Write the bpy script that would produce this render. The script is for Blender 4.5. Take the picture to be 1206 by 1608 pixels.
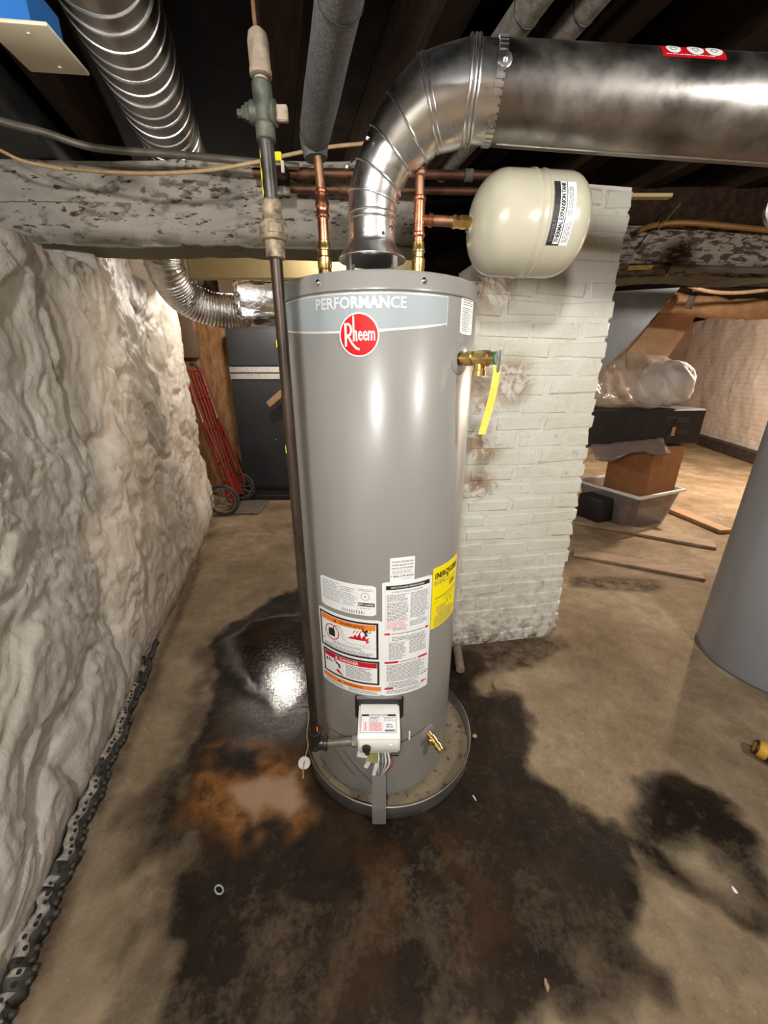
import bpy, bmesh, math, random
import numpy as np
from mathutils import Vector, Matrix
random.seed(7); rng = np.random.default_rng(11)
for o in list(bpy.data.objects): bpy.data.objects.remove(o)
SC = bpy.context.scene; COL = SC.collection
PI = math.pi; rad = math.radians

# ---------------------------------------------------------------- camera, world, lights, exposure
FPX, PITCH, CAMH = 604.0, rad(20.0), 1.31
cd = bpy.data.cameras.new('camera'); cam = bpy.data.objects.new('camera', cd); COL.objects.link(cam)
cd.sensor_fit = 'HORIZONTAL'; cd.sensor_width = 36.0; cd.lens = FPX/1206*36.0; cd.clip_start = 0.02
cam.location = (0, 0, CAMH); cam.rotation_euler = (PI/2-PITCH, 0, 0); SC.camera = cam
w = bpy.data.worlds.new('world'); SC.world = w; w.use_nodes = True
w.node_tree.nodes['Background'].inputs[0].default_value = (0.6, 0.7, 1, 1)
w.node_tree.nodes['Background'].inputs[1].default_value = 0.02
SC.view_settings.view_transform = 'Standard'; SC.view_settings.look = 'None'
SC.view_settings.gamma = 1.0; SC.view_settings.use_curve_mapping = False
SC.view_settings.exposure = 0.42
def lamp(name, loc, power, color, size=0.05):
    l = bpy.data.lights.new(name, 'POINT'); l.energy = power; l.color = color; l.shadow_soft_size = size
    o = bpy.data.objects.new(name, l); COL.objects.link(o); o.location = loc; return o
lamp('bulb_main', (-0.12, -0.50, 1.80), 66, (1, 0.975, 0.94), 0.06)
lamp('bulb_side', (-0.95, -0.9, 1.85), 34, (1, 0.975, 0.94), 0.06)
lamp('fill_right', (1.35, -0.25, 1.95), 66, (1, 0.955, 0.89), 0.10)  # fill lamp added to light the left wall from the front
lamp('bulb_furnace', (-1.10, 3.35, 1.95), 30, (1, 0.90, 0.80), 0.05)
lamp('bulb_beam', (-0.25, 2.16, 1.93), 6, (1, 0.92, 0.80), 0.04)
lamp('bulb_store', (3.95, 4.15, 1.80), 300, (1, 0.80, 0.63), 0.06)
lamp('bulb_passage', (2.3, 2.35, 2.0), 22, (1, 0.88, 0.74), 0.05)

# ---------------------------------------------------------------- helpers
cp, sp = math.cos(PITCH), math.sin(PITCH)
def P(u, v, y=None, z=None):
    """photo pixel at a known depth (y) or height (z) -> point in the room"""
    a = (u-603)/FPX; b = (v-804)/FPX
    h = cp-b*sp; wz = -sp-b*cp
    t = y/h if y is not None else (z-CAMH)/wz
    return Vector((a*t, h*t, CAMH+wz*t))
def root_of(o):
    while o.parent: o = o.parent
    return o
def smooth(me, ang=35):
    me.polygons.foreach_set('use_smooth', [True]*len(me.polygons))
    me.set_sharp_from_angle(angle=rad(ang))
def link(name, me, mat, parent=None):
    o = bpy.data.objects.new(name, me); COL.objects.link(o)
    if mat is not None: me.materials.append(mat)
    if parent:
        o.parent = parent
        off = root_of(parent)['_o'] if '_o' in root_of(parent) else None
        if off is not None: me.transform(Matrix.Translation(-Vector(off)))
    return o
def build(name, bm, mat, parent=None, ang=35, flat=False):
    bmesh.ops.recalc_face_normals(bm, faces=bm.faces)
    me = bpy.data.meshes.new(name); bm.to_mesh(me); bm.free()
    if not flat: smooth(me, ang)
    return link(name, me, mat, parent)
def tag(o, label, cat, group=None):
    o['label'] = label; o['category'] = cat
    if group: o['group'] = group
    return o
def struct(o):
    o['kind'] = 'structure'; return o
def thing(name, label, cat, loc, group=None):
    o = bpy.data.objects.new(name, None); COL.objects.link(o); o.location = loc; o.empty_display_size = .05
    o['_o'] = tuple(loc)
    if label: tag(o, label, cat, group)
    return o
def B(): return bmesh.new()
def box(bm, c, s, rot=None, bev=0.0, segs=1):
    r = bmesh.ops.create_cube(bm, size=1.0); vs = r['verts']
    for v in vs: v.co = Vector((v.co.x*s[0], v.co.y*s[1], v.co.z*s[2]))
    if bev:
        es = list({e for v in vs for e in v.link_edges})
        g = bmesh.ops.bevel(bm, geom=es, offset=bev, segments=segs, affect='EDGES', profile=.5)
        vs = list({v for f in g['faces'] for v in f.verts} | {v for v in vs if v.is_valid})
    M = Matrix.Translation(Vector(c)) @ (rot.to_4x4() if rot is not None else Matrix.Identity(4))
    for v in vs: v.co = M @ v.co
    return vs
def rz(a): return Matrix.Rotation(a, 3, 'Z')
def frame(d):
    d = Vector(d).normalized()
    a = Vector((0, 0, 1)) if abs(d.z) < .9 else Vector((0, 1, 0))
    x = a.cross(d).normalized(); y = d.cross(x)
    return x, y, d
def rings(bm, data, seg=20, cap=True, closed=False):
    """data: list of (center, xvec, yvec, r)"""
    rs = []
    for c, x, y, r in data:
        rs.append([bm.verts.new(Vector(c)+(x*math.cos(2*PI*i/seg)+y*math.sin(2*PI*i/seg))*r) for i in range(seg)])
    n = len(rs)
    for k in range(n if closed else n-1):
        a, b = rs[k], rs[(k+1) % n]
        for i in range(seg):
            j = (i+1) % seg
            bm.faces.new((a[i], a[j], b[j], b[i]))
    if cap and not closed:
        bm.faces.new(rs[0][::-1]); bm.faces.new(rs[-1])
    return rs
def tube(bm, pts, r, seg=16, cap=True, closed=False):
    pts = [Vector(p) for p in pts]; n = len(pts)
    if not isinstance(r, (list, tuple)): r = [r]*n
    x, y, _ = frame((pts[1]-pts[0])); data = []
    for i, p in enumerate(pts):
        if closed: d = (pts[(i+1) % n]-pts[i-1]).normalized()
        elif i == 0: d = (pts[1]-p).normalized()
        elif i == n-1: d = (p-pts[i-1]).normalized()
        else: d = ((pts[i+1]-p).normalized()+(p-pts[i-1]).normalized()).normalized()
        x = (x-d*x.dot(d)).normalized(); y = d.cross(x)
        data.append((p, x.copy(), y.copy(), r[i]))
    return rings(bm, data, seg, cap, closed)
def lathe(bm, prof, o, d=(0, 0, 1), seg=32, cap=True):
    """prof: (radius, distance along d)"""
    x, y, d = frame(d); o = Vector(o)
    return rings(bm, [(o+d*h, x, y, max(r, 1e-5)) for r, h in prof], seg, cap)
def torus(bm, c, d, R, r, seg=28, s2=8):
    x, y, d = frame(d); c = Vector(c)
    pts = [c+(x*math.cos(2*PI*i/seg)+y*math.sin(2*PI*i/seg))*R for i in range(seg)]
    tube(bm, pts, r, s2, False, True)
def spline(pts, n=8):
    pts = [Vector(p) for p in pts]; out = []
    q = [pts[0]*2-pts[1]]+pts+[pts[-1]*2-pts[-2]]
    for i in range(1, len(q)-2):
        for k in range(n):
            t = k/n; a, b, c, d = q[i-1], q[i], q[i+1], q[i+2]
            out.append(.5*((2*b)+(c-a)*t+(2*a-5*b+4*c-d)*t*t+(3*b-a-3*c+d)*t**3))
    out.append(pts[-1]); return out
def hexprism(bm, c, d, r, h, seg=6, bev=.001):
    lathe(bm, [(r*.94, 0), (r, h*.12), (r, h*.88), (r*.94, h)], c, d, seg)
def prism(bm, poly, axis, a, b):
    """poly of 2D points extruded; axis 'x': (y,z), 'y': (x,z), 'z': (x,y)"""
    def mk(p, t):
        return {'x': (t, p[0], p[1]), 'y': (p[0], t, p[1]), 'z': (p[0], p[1], t)}[axis]
    v0 = [bm.verts.new(mk(p, a)) for p in poly]; v1 = [bm.verts.new(mk(p, b)) for p in poly]
    n = len(poly); bm.faces.new(v0[::-1]); bm.faces.new(v1)
    for i in range(n): bm.faces.new((v0[i], v0[(i+1) % n], v1[(i+1) % n], v1[i]))
    return v0+v1
# numpy noise
class Noise:
    def __init__(s, seed): s.g = np.random.default_rng(seed).random((256, 256))
    def n(s, x, y):
        xi = np.floor(x).astype(int); yi = np.floor(y).astype(int); fx = x-xi; fy = y-yi
        fx = fx*fx*fx*(fx*(fx*6-15)+10); fy = fy*fy*fy*(fy*(fy*6-15)+10)
        g = lambda a, b: s.g[a & 255, b & 255]
        return (g(xi, yi)*(1-fx)+g(xi+1, yi)*fx)*(1-fy)+(g(xi, yi+1)*(1-fx)+g(xi+1, yi+1)*fx)*fy
    def f(s, x, y, o=4, gain=.5):
        t = 0; a = 1; m = 0
        for k in range(o): t = t+a*s.n(x*2**k+17*k, y*2**k+31*k); m += a; a *= gain
        return t/m
    def ridge(s, x, y, o=4):
        t = 0; a = 1; m = 0
        for k in range(o): t = t+a*(1-np.abs(2*s.n(x*2**k+7*k, y*2**k+13*k)-1)); m += a; a *= .5
        return t/m
def ss(a, b, x): t = np.clip((x-a)/(b-a), 0, 1); return t*t*(3-2*t)
def gridmesh(name, co, nu, nv, mat, parent=None, attrs=None, ang=60):
    idx = np.arange(nu*nv).reshape(nu, nv)
    q = np.stack([idx[:-1, :-1], idx[1:, :-1], idx[1:, 1:], idx[:-1, 1:]], -1).reshape(-1, 4)
    me = bpy.data.meshes.new(name); me.vertices.add(nu*nv); me.vertices.foreach_set('co', co.reshape(-1).astype(np.float32))
    me.loops.add(q.size); me.loops.foreach_set('vertex_index', q.reshape(-1).astype(np.int32))
    me.polygons.add(len(q)); me.polygons.foreach_set('loop_start', (np.arange(len(q))*4).astype(np.int32))
    me.update(calc_edges=True); me.validate()
    for k, a in (attrs or {}).items():
        at = me.attributes.new(k, 'FLOAT', 'POINT'); at.data.foreach_set('value', a.reshape(-1).astype(np.float32))
    me.polygons.foreach_set('use_smooth', [True]*len(me.polygons))
    return link(name, me, mat, parent)

# ---------------------------------------------------------------- materials
def nodes(name):
    m = bpy.data.materials.new(name); m.use_nodes = True; nt = m.node_tree
    return m, nt, nt.nodes['Principled BSDF'], nt.nodes['Material Output']
def N(nt, t, **kw):
    n = nt.nodes.new(t)
    for k, v in kw.items():
        if k.startswith('i_'): n.inputs[int(k[2:]) if k[2:].isdigit() else k[2:]].default_value = v
        else: setattr(n, k, v)
    return n
def rgba(c): return (c[0], c[1], c[2], 1)
def ramp(nt, fac, stops):
    r = nt.nodes.new('ShaderNodeValToRGB'); e = r.color_ramp.elements
    while len(e) < len(stops): e.new(.5)
    for i, (p, c) in enumerate(stops):
        e[i].position = p; e[i].color = rgba(c) if not isinstance(c, (int, float)) else (c, c, c, 1)
    nt.links.new(fac, r.inputs[0]); return r.outputs[0]
def noise(nt, vec, scale, detail=4, rough=.6, dist=0):
    n = N(nt, 'ShaderNodeTexNoise'); n.inputs['Scale'].default_value = scale; n.inputs['Detail'].default_value = detail
    n.inputs['Roughness'].default_value = rough; n.inputs['Distortion'].default_value = dist
    nt.links.new(vec, n.inputs['Vector']); return n.outputs['Fac']
def mixc(nt, fac, a, b):
    m = N(nt, 'ShaderNodeMix', data_type='RGBA')
    for s, x in ((0, fac), (6, a), (7, b)):
        if isinstance(x, (int, float)): m.inputs[s].default_value = x
        elif isinstance(x, tuple): m.inputs[s].default_value = rgba(x)
        else: nt.links.new(x, m.inputs[s])
    return m.outputs[2]
def mth(nt, op, a, b=None, clamp=False):
    m = N(nt, 'ShaderNodeMath', operation=op, use_clamp=clamp)
    for s, x in ((0, a), (1, b)):
        if x is None: continue
        if isinstance(x, (int, float)): m.inputs[s].default_value = x
        else: nt.links.new(x, m.inputs[s])
    return m.outputs[0]
def attr(nt, name): 
    n = N(nt, 'ShaderNodeAttribute', attribute_name=name); return n.outputs['Fac']
def bump(nt, bsdf, h, strength=.3, dist=.01):
    b = N(nt, 'ShaderNodeBump'); b.inputs['Strength'].default_value = strength; b.inputs['Distance'].default_value = dist
    nt.links.new(h, b.inputs['Height']); nt.links.new(b.outputs[0], bsdf.inputs['Normal'])
def mat(name, c, c2=None, scale=20, rough=.5, metal=0, rough2=None, bmp=0, bscale=None, stretch=None, detail=5, lo=.35, hi=.65, world=False, coat=0, spec=None):
    m, nt, bs, out = nodes(name)
    if world: vec = N(nt, 'ShaderNodeNewGeometry').outputs['Position']
    else: vec = N(nt, 'ShaderNodeTexCoord').outputs['Object']
    if stretch:
        mp = N(nt, 'ShaderNodeMapping'); mp.inputs['Scale'].default_value = stretch; nt.links.new(vec, mp.inputs[0]); vec = mp.outputs[0]
    bs.inputs['Base Color'].default_value = rgba(c); bs.inputs['Roughness'].default_value = rough; bs.inputs['Metallic'].default_value = metal
    if coat: bs.inputs['Coat Weight'].default_value = coat; bs.inputs['Coat Roughness'].default_value = .08
    if spec is not None: bs.inputs['Specular IOR Level'].default_value = spec
    f = None
    if c2 is not None or rough2 is not None:
        f = noise(nt, vec, scale, detail)
    if c2 is not None: nt.links.new(ramp(nt, f, [(lo, c), (hi, c2)]), bs.inputs['Base Color'])
    if rough2 is not None: nt.links.new(ramp(nt, f, [(lo, rough), (hi, rough2)]), bs.inputs['Roughness'])
    if bmp: bump(nt, bs, noise(nt, vec, bscale or scale*2, 5), bmp, .004)
    return m
def srgb(r, g, b):
    f = lambda x: (x/255/12.92 if x/255 <= .04045 else ((x/255+.055)/1.055)**2.4)
    return (f(r), f(g), f(b))

m_jacket = mat('grey_enamel', srgb(139, 138, 134), srgb(143, 142, 138), 3, .32, .0, coat=.35, bmp=.02, bscale=60)
m_jacket2 = mat('blue_grey_enamel', srgb(138, 141, 148), srgb(144, 147, 153), 3, .38, 0)
m_cap = mat('grey_cap', srgb(139, 138, 134), srgb(134, 133, 129), 6, .30, 0, coat=.4)
m_galv = mat('galvanised_steel', (.74, .74, .74), (.82, .82, .82), 30, .27, 1, rough2=.34, detail=2, bmp=.02, bscale=20)
m_galv_dull = mat('dull_galvanised', (.20, .19, .18), (.42, .40, .38), 9, .30, 1, rough2=.5, detail=6, bmp=.05, bscale=14)
m_spiral = mat('spiral_duct_metal', (.24, .235, .23), (.42, .41, .40), 8, .28, 1, rough2=.42, detail=6)
m_seam = mat('seam_metal', (.9, .9, .89), None, rough=.32, metal=1)
m_foil = mat('aluminium_foil', (.75, .75, .76), (.9, .9, .9), 30, .22, 1, bmp=.8, bscale=55)
m_flex = mat('flex_duct_foil', (.50, .48, .46), (.75, .74, .72), 14, .25, 1, rough2=.4, bmp=.5, bscale=70)
m_tape = mat('foil_tape', (.62, .6, .6), (.8, .78, .78), 40, .35, .85, bmp=.5, bscale=90)
m_iron = mat('black_iron', (.035, .026, .02), (.095, .068, .05), 26, .38, .75, rough2=.6, stretch=(1, 1, .25), bmp=.15)
m_iron_up = mat('black_iron_new', (.035, .032, .03), (.07, .062, .055), 20, .32, .7, rough2=.45)
m_union = mat('weathered_union', (.075, .055, .038), (.33, .26, .17), 70, .6, .35, bmp=.4, bscale=90)
m_rust = mat('rusty_coupling', (.19, .135, .095), (.33, .27, .205), 45, .75, .2, bmp=.5, bscale=100)
m_cock = mat('green_bronze', (.035, .042, .031), (.095, .10, .075), 40, .6, .4, bmp=.4, bscale=80)
m_copper = mat('copper_new', (.72, .30, .18), (.62, .24, .13), 30, .22, 1, rough2=.35)
m_copper_old = mat('copper_aged', (.26, .14, .085), (.42, .23, .13), 24, .4, .9, rough2=.55)
m_copper_dark = mat('copper_tarnished', (.11, .055, .035), (.20, .10, .06), 18, .5, .85, rough2=.65)
m_brass = mat('brass', (.72, .52, .20), (.62, .42, .14), 40, .25, 1, rough2=.35)
m_cream = mat('cream_enamel', srgb(190, 187, 168), srgb(185, 181, 160), 3, .25, 0, coat=.3)
m_foam = mat('pipe_foam', (.085, .085, .085), (.15, .15, .15), 160, .9, 0, bmp=.5, bscale=220)
m_foam_old = mat('pipe_foam_dusty', (.10, .09, .075), (.22, .19, .16), 50, .95, 0, bmp=.5, bscale=120)
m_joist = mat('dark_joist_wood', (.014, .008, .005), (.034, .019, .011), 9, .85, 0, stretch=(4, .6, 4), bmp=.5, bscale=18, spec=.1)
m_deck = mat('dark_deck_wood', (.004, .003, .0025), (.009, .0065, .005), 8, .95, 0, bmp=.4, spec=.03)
m_rdark = mat('dark_sheet_duct', (.035, .038, .036), (.07, .07, .066), 6, .6, .3)
m_plate = mat('ivory_cover_plate', srgb(206, 198, 172), None, rough=.45)
m_blue = mat('blue_box_plastic', (.02, .16, .50), (.015, .13, .42), 8, .45)
m_conduit = mat('grey_conduit', (.10, .088, .07), (.17, .148, .118), 20, .5, .3)
m_cable = mat('beige_cable', srgb(190, 160, 122), srgb(170, 138, 100), 30, .6)
m_white_pl = mat('white_plastic', srgb(238, 238, 232), srgb(228, 228, 222), 6, .4)
m_black_pl = mat('black_plastic', (.012, .012, .012), (.02, .02, .02), 20, .45)
m_label = mat('white_label', srgb(240, 242, 242), None, rough=.4)
m_ink = mat('black_ink', (.02, .02, .02), None, rough=.5)
m_inkg = mat('grey_ink', (.16, .17, .18), None, rough=.5)
m_inkl = mat('light_grey_ink', (.33, .36, .40), None, rough=.5)
m_red = mat('red_ink', srgb(200, 20, 45), None, rough=.45)
m_pink = mat('pink_red_ink', srgb(222, 110, 118), None, rough=.5)
m_orange = mat('orange_ink', srgb(246, 132, 30), None, rough=.45)
m_yellow = mat('yellow_label', srgb(252, 232, 0), None, rough=.45)
m_band = mat('pale_blue_band', srgb(150, 159, 162), None, rough=.5, spec=.3)
m_silver = mat('silver_letters', (.84, .86, .87), None, rough=.28, metal=.45)
m_badge = mat('red_badge', srgb(196, 4, 14), srgb(186, 3, 12), 4, .45, spec=.2)
m_badge_w = mat('badge_white', srgb(236, 236, 234), None, rough=.3)
m_tag = mat('yellow_tag', srgb(226, 205, 60), srgb(240, 225, 120), 90, .45)
m_ypaint = mat('yellow_marker', srgb(235, 225, 20), None, rough=.6)
m_pan = mat('pan_metal', (.34, .33, .31), (.44, .43, .41), 10, .35, .9, rough2=.5)
m_panfloor = mat('dirty_pan_floor', srgb(135, 122, 100), (.06, .052, .04), 45, .7, 0, lo=.55, hi=.66, detail=7)
m_redpaint = mat('red_truck_paint', (.20, .010, .008), (.13, .007, .006), 20, .3, 0, coat=.3)
m_rubber = mat('black_rubber', (.02, .019, .018), (.05, .046, .04), 20, .8)
m_rim = mat('worn_rim', (.22, .19, .16), (.32, .28, .24), 30, .5, .5)
m_ply = mat('osb_plywood', (.50, .27, .11), (.30, .14, .05), 12, .75, 0, stretch=(2.2, 2.2, .55), detail=8, lo=.42, hi=.62, bmp=.3, bscale=30)
m_furn = mat('charcoal_furnace', (.030, .034, .040), (.040, .044, .050), 3, .42, .2)
m_creamboard = mat('cream_board', srgb(196, 176, 130), srgb(182, 160, 114), 7, .6)
m_card = mat('cardboard', (.34, .155, .055), (.28, .12, .04), 9, .8)
m_wood = mat('raw_wood', (.42, .25, .12), (.34, .19, .085), 10, .7, stretch=(.5, 5, 5))
m_plank = mat('grey_floor_plank', (.36, .26, .17), (.24, .16, .10), 6, .8, stretch=(.5, 4, 4), bmp=.3)
m_slate = mat('slate_board', (.24, .255, .29), (.31, .325, .36), 9, .8, bmp=.2)
m_insul = mat('tan_insulation', (.42, .24, .12), (.32, .17, .08), 16, .9, bmp=.6, bscale=40)
m_tarp = mat('tan_tarp', (.36, .22, .12), (.25, .14, .075), 5, .55)
m_kerb = mat('dark_kerb', (.035, .022, .018), (.07, .05, .04), 14, .8)
m_dimple = mat('black_dimple_sheet', (.018, .018, .016), (.06, .055, .045), 40, .6, bmp=.4)
m_dimplew = mat('whitened_dimple_edge', (.42, .38, .32), (.16, .14, .12), 60, .85, bmp=.5)
m_dirt = mat('dirt_stone', (.30, .20, .11), (.2, .13, .07), 30, .9)
m_toolY = mat('tool_yellow', (.62, .36, .02), (.5, .28, .015), 20, .5)
m_chrome = mat('chrome', (.85, .85, .85), None, rough=.12, metal=1)
m_redstk = mat('red_sticker', srgb(196, 16, 30), None, rough=.4)

def clear_plastic(name, col, rough, alpha):
    m, nt, bs, out = nodes(name)
    bs.inputs['Base Color'].default_value = rgba(col); bs.inputs['Roughness'].default_value = rough
    tr = N(nt, 'ShaderNodeBsdfTransparent'); mx = N(nt, 'ShaderNodeMixShader'); mx.inputs[0].default_value = alpha
    nt.links.new(tr.outputs[0], mx.inputs[1]); nt.links.new(bs.outputs[0], mx.inputs[2]); nt.links.new(mx.outputs[0], out.inputs[0])
    return m
m_binclear = clear_plastic('clear_bin_plastic', (.26, .25, .25), .25, .5)
m_bag = clear_plastic('clear_bag_plastic', (.62, .55, .47), .15, .30)
m_bagdark = clear_plastic('dark_sheet_plastic', (.20, .16, .15), .2, .7)

# floor
def floor_mat():
    m, nt, bs, out = nodes('stained_concrete'); vec = N(nt, 'ShaderNodeNewGeometry').outputs['Position']
    n1 = noise(nt, vec, 2.2, 8, .65); n2 = noise(nt, vec, 14, 8, .7); n3 = noise(nt, vec, 70, 5, .7); n4 = noise(nt, vec, 7, 6, .65, .4)
    dry = ramp(nt, n1, [(.32, (.165, .116, .066)), (.5, (.285, .213, .135)), (.68, (.42, .335, .23))])
    dry = mixc(nt, ramp(nt, n2, [(.35, .55), (.6, 0)]), dry, (.17, .12, .072))
    dry = mixc(nt, ramp(nt, n3, [(.58, 0), (.74, .65)]), dry, (.46, .39, .29)); dry = mixc(nt, ramp(nt, n3, [(.28, .6), (.42, 0)]), dry, (.12, .085, .05))
    wetc = ramp(nt, n4, [(.34, (.0085, .0056, .0036)), (.54, (.018, .0112, .0064)), (.74, (.046, .029, .016))])
    wetc = mixc(nt, ramp(nt, n3, [(.60, 0), (.78, .45)]), wetc, (.085, .056, .033))
    wraw = mth(nt, 'ADD', attr(nt, 'wet'), mth(nt, 'ADD', mth(nt, 'MULTIPLY', mth(nt, 'SUBTRACT', n2, .5), .9), mth(nt, 'MULTIPLY', mth(nt, 'SUBTRACT', n3, .5), .55)))
    wet = ramp(nt, wraw, [(.14, 0), (.50, .58), (.95, 1)])
    c = mixc(nt, wet, dry, wetc)
    rustc = ramp(nt, n2, [(.35, (.050, .020, .006)), (.5, (.170, .070, .018)), (.7, (.27, .13, .045))])
    c = mixc(nt, attr(nt, 'rust'), c, rustc)
    c = mixc(nt, attr(nt, 'pale'), c, (.36, .245, .16))
    c = mixc(nt, mth(nt, 'MULTIPLY', attr(nt, 'dirt'), ramp(nt, n2, [(.35, .3), (.6, 1)])), c, (.055, .034, .020))
    nt.links.new(c, bs.inputs['Base Color'])
    r = mth(nt, 'SUBTRACT', .80, mth(nt, 'MULTIPLY', wet, ramp(nt, n2, [(.3, .42), (.7, .18)])))
    pud = attr(nt, 'puddle')
    rr = N(nt, 'ShaderNodeMix'); nt.links.new(pud, rr.inputs[0]); nt.links.new(r, rr.inputs[2]); nt.links.new(ramp(nt, n3, [(.35, .05), (.7, .17)]), rr.inputs[3])
    nt.links.new(rr.outputs[0], bs.inputs['Roughness'])
    nt.links.new(mth(nt, 'ADD', .16, mth(nt, 'MULTIPLY', pud, .5)), bs.inputs['Specular IOR Level'])
    h = mth(nt, 'ADD', n2, mth(nt, 'MULTIPLY', n3, .5))
    b = N(nt, 'ShaderNodeBump'); b.inputs['Distance'].default_value = .006
    nt.links.new(mth(nt, 'SUBTRACT', .55, mth(nt, 'MULTIPLY', pud, .45)), b.inputs['Strength'])
    nt.links.new(h, b.inputs['Height']); nt.links.new(b.outputs[0], bs.inputs['Normal'])
    return m
def plaster_mat():
    m, nt, bs, out = nodes('grey_white_plaster'); vec = N(nt, 'ShaderNodeNewGeometry').outputs['Position']
    n1 = noise(nt, vec, 2.0, 6); n2 = noise(nt, vec, 16, 7, .7); n3 = noise(nt, vec, 60, 4)
    c = ramp(nt, n1, [(.35, (.50, .46, .395)), (.65, (.59, .55, .485))])
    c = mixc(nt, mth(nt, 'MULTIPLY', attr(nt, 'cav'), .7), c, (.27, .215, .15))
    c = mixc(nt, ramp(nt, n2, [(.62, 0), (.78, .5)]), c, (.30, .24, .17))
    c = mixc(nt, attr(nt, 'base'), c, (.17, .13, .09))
    nt.links.new(c, bs.inputs['Base Color']); nt.links.new(ramp(nt, n2, [(.3, .38), (.7, .62)]), bs.inputs['Roughness'])
    cr = N(nt, 'ShaderNodeTexNoise'); cr.noise_type = 'RIDGED_MULTIFRACTAL'; nt.links.new(vec, cr.inputs['Vector'])
    for k_, v_ in (('Scale', 9), ('Detail', 6), ('Roughness', .55), ('Distortion', .6)): cr.inputs[k_].default_value = v_
    hh = mth(nt, 'ADD', mth(nt, 'MULTIPLY', cr.outputs['Fac'], -.55), mth(nt, 'ADD', mth(nt, 'MULTIPLY', n2, .6), mth(nt, 'MULTIPLY', n3, .2)))
    bump(nt, bs, hh, .7, .018); return m
def brick_mat():
    m, nt, bs, out = nodes('white_painted_brick'); vec = N(nt, 'ShaderNodeNewGeometry').outputs['Position']
    n1 = noise(nt, vec, 3, 6); n2 = noise(nt, vec, 22, 8, .7); n3 = noise(nt, vec, 9, 7, .7, .6)
    c = ramp(nt, n1, [(.35, (.74, .72, .61)), (.65, (.84, .83, .76))])
    c = mixc(nt, ramp(nt, n2, [(.60, 0), (.72, .65)]), c, (.30, .25, .17))
    # rust and damp marks that sit on the paint
    def blob(pt, r, soft):
        d = N(nt, 'ShaderNodeVectorMath', operation='DISTANCE'); nt.links.new(vec, d.inputs[0]); d.inputs[1].default_value = pt
        return ramp(nt, mth(nt, 'DIVIDE', d.outputs['Value'], r), [(0, 1), (soft, .7), (1, 0)])
    acc = None
    for (u, v, r) in ((756, 695, .13), (805, 600, .12), (752, 600, .09), (748, 760, .10), (775, 446, .12), (745, 455, .10), (760, 640, .07)):
        f = blob(P(u, v, y=1.62), r, .5); acc = f if acc is None else mth(nt, 'MAXIMUM', acc, f)
    f = mth(nt, 'MULTIPLY', acc, ramp(nt, n3, [(.44, 0), (.52, 1)]))
    c = mixc(nt, mth(nt, 'MULTIPLY', f, .9), c, ramp(nt, n2, [(.40, (.15, .062, .014)), (.62, (.47, .26, .075))]))
    sep = N(nt, 'ShaderNodeSeparateXYZ'); nt.links.new(vec, sep.inputs[0])
    low = mth(nt, 'MULTIPLY', ramp(nt, sep.outputs['Z'], [(0, 1), (.035, .9), (.16, .35), (.55, 0)]), ramp(nt, n2, [(.42, 0), (.6, 1)]))
    c = mixc(nt, low, c, (.17, .12, .075))
    nt.links.new(c, bs.inputs['Base Color']); bs.inputs['Roughness'].default_value = .5
    bump(nt, bs, mth(nt, 'ADD', n2, mth(nt, 'MULTIPLY', n3, .9)), .75, .012); return m
def beam_mat(name, paint, wood, thr):
    m, nt, bs, out = nodes(name); vec = N(nt, 'ShaderNodeNewGeometry').outputs['Position']
    mp = N(nt, 'ShaderNodeMapping'); mp.inputs['Scale'].default_value = (1, 1, 3.0); nt.links.new(vec, mp.inputs[0])
    n1 = noise(nt, mp.outputs[0], 24, 6, .6); n2 = noise(nt, vec, 3, 6); n3 = noise(nt, vec, 90, 4)
    c = mixc(nt, ramp(nt, n2, [(.35, 0), (.65, 1)]), paint, tuple(x*.72 for x in paint))
    c = mixc(nt, ramp(nt, n1, [(thr, 0), (thr+.05, 1)]), c, mixc(nt, n3, wood, tuple(x*.4 for x in wood)))
    c = mixc(nt, attr(nt, 'pit'), c, tuple(x*.5 for x in wood))
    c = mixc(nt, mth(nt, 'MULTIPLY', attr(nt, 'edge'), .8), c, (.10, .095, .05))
    nt.links.new(c, bs.inputs['Base Color']); bs.inputs['Roughness'].default_value = .7
    bump(nt, bs, mth(nt, 'SUBTRACT', n3, mth(nt, 'MULTIPLY', ramp(nt, n1, [(thr, 0), (thr+.05, 1)]), 1.5)), .4, .006); return m
def farbrick_mat():
    m, nt, bs, out = nodes('far_whitewashed_brick')
    vec = N(nt, 'ShaderNodeTexCoord').outputs['Object']
    n1 = noise(nt, vec, 1.3, 6); n2 = noise(nt, vec, 9, 7, .7)
    br = N(nt, 'ShaderNodeTexBrick'); br.inputs['Scale'].default_value = 1; br.inputs['Brick Width'].default_value = .22; br.inputs['Row Height'].default_value = .075
    br.inputs['Mortar Size'].default_value = .008; br.inputs['Mortar Smooth'].default_value = .6
    sw = N(nt, 'ShaderNodeSeparateXYZ'); nt.links.new(vec, sw.inputs[0]); cm = N(nt, 'ShaderNodeCombineXYZ'); nt.links.new(sw.outputs['Y'], cm.inputs[0]); nt.links.new(sw.outputs['Z'], cm.inputs[1])
    nt.links.new(cm.outputs[0], br.inputs['Vector'])
    c = ramp(nt, n1, [(.3, (.72, .60, .50)), (.7, (.86, .78, .70))])
    c = mixc(nt, ramp(nt, n2, [(.58, 0), (.70, .6)]), c, (.30, .19, .12))
    c = mixc(nt, mth(nt, 'MULTIPLY', br.outputs['Fac'], mth(nt, 'MULTIPLY', n2, .3)), c, (.35, .25, .18))
    nt.links.new(c, bs.inputs['Base Color']); bs.inputs['Roughness'].default_value = .8
    bump(nt, bs, mth(nt, 'SUBTRACT', n2, br.outputs['Fac']), .35, .012); return m
m_floor, m_plaster, m_brick = floor_mat(), plaster_mat(), brick_mat()
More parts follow.
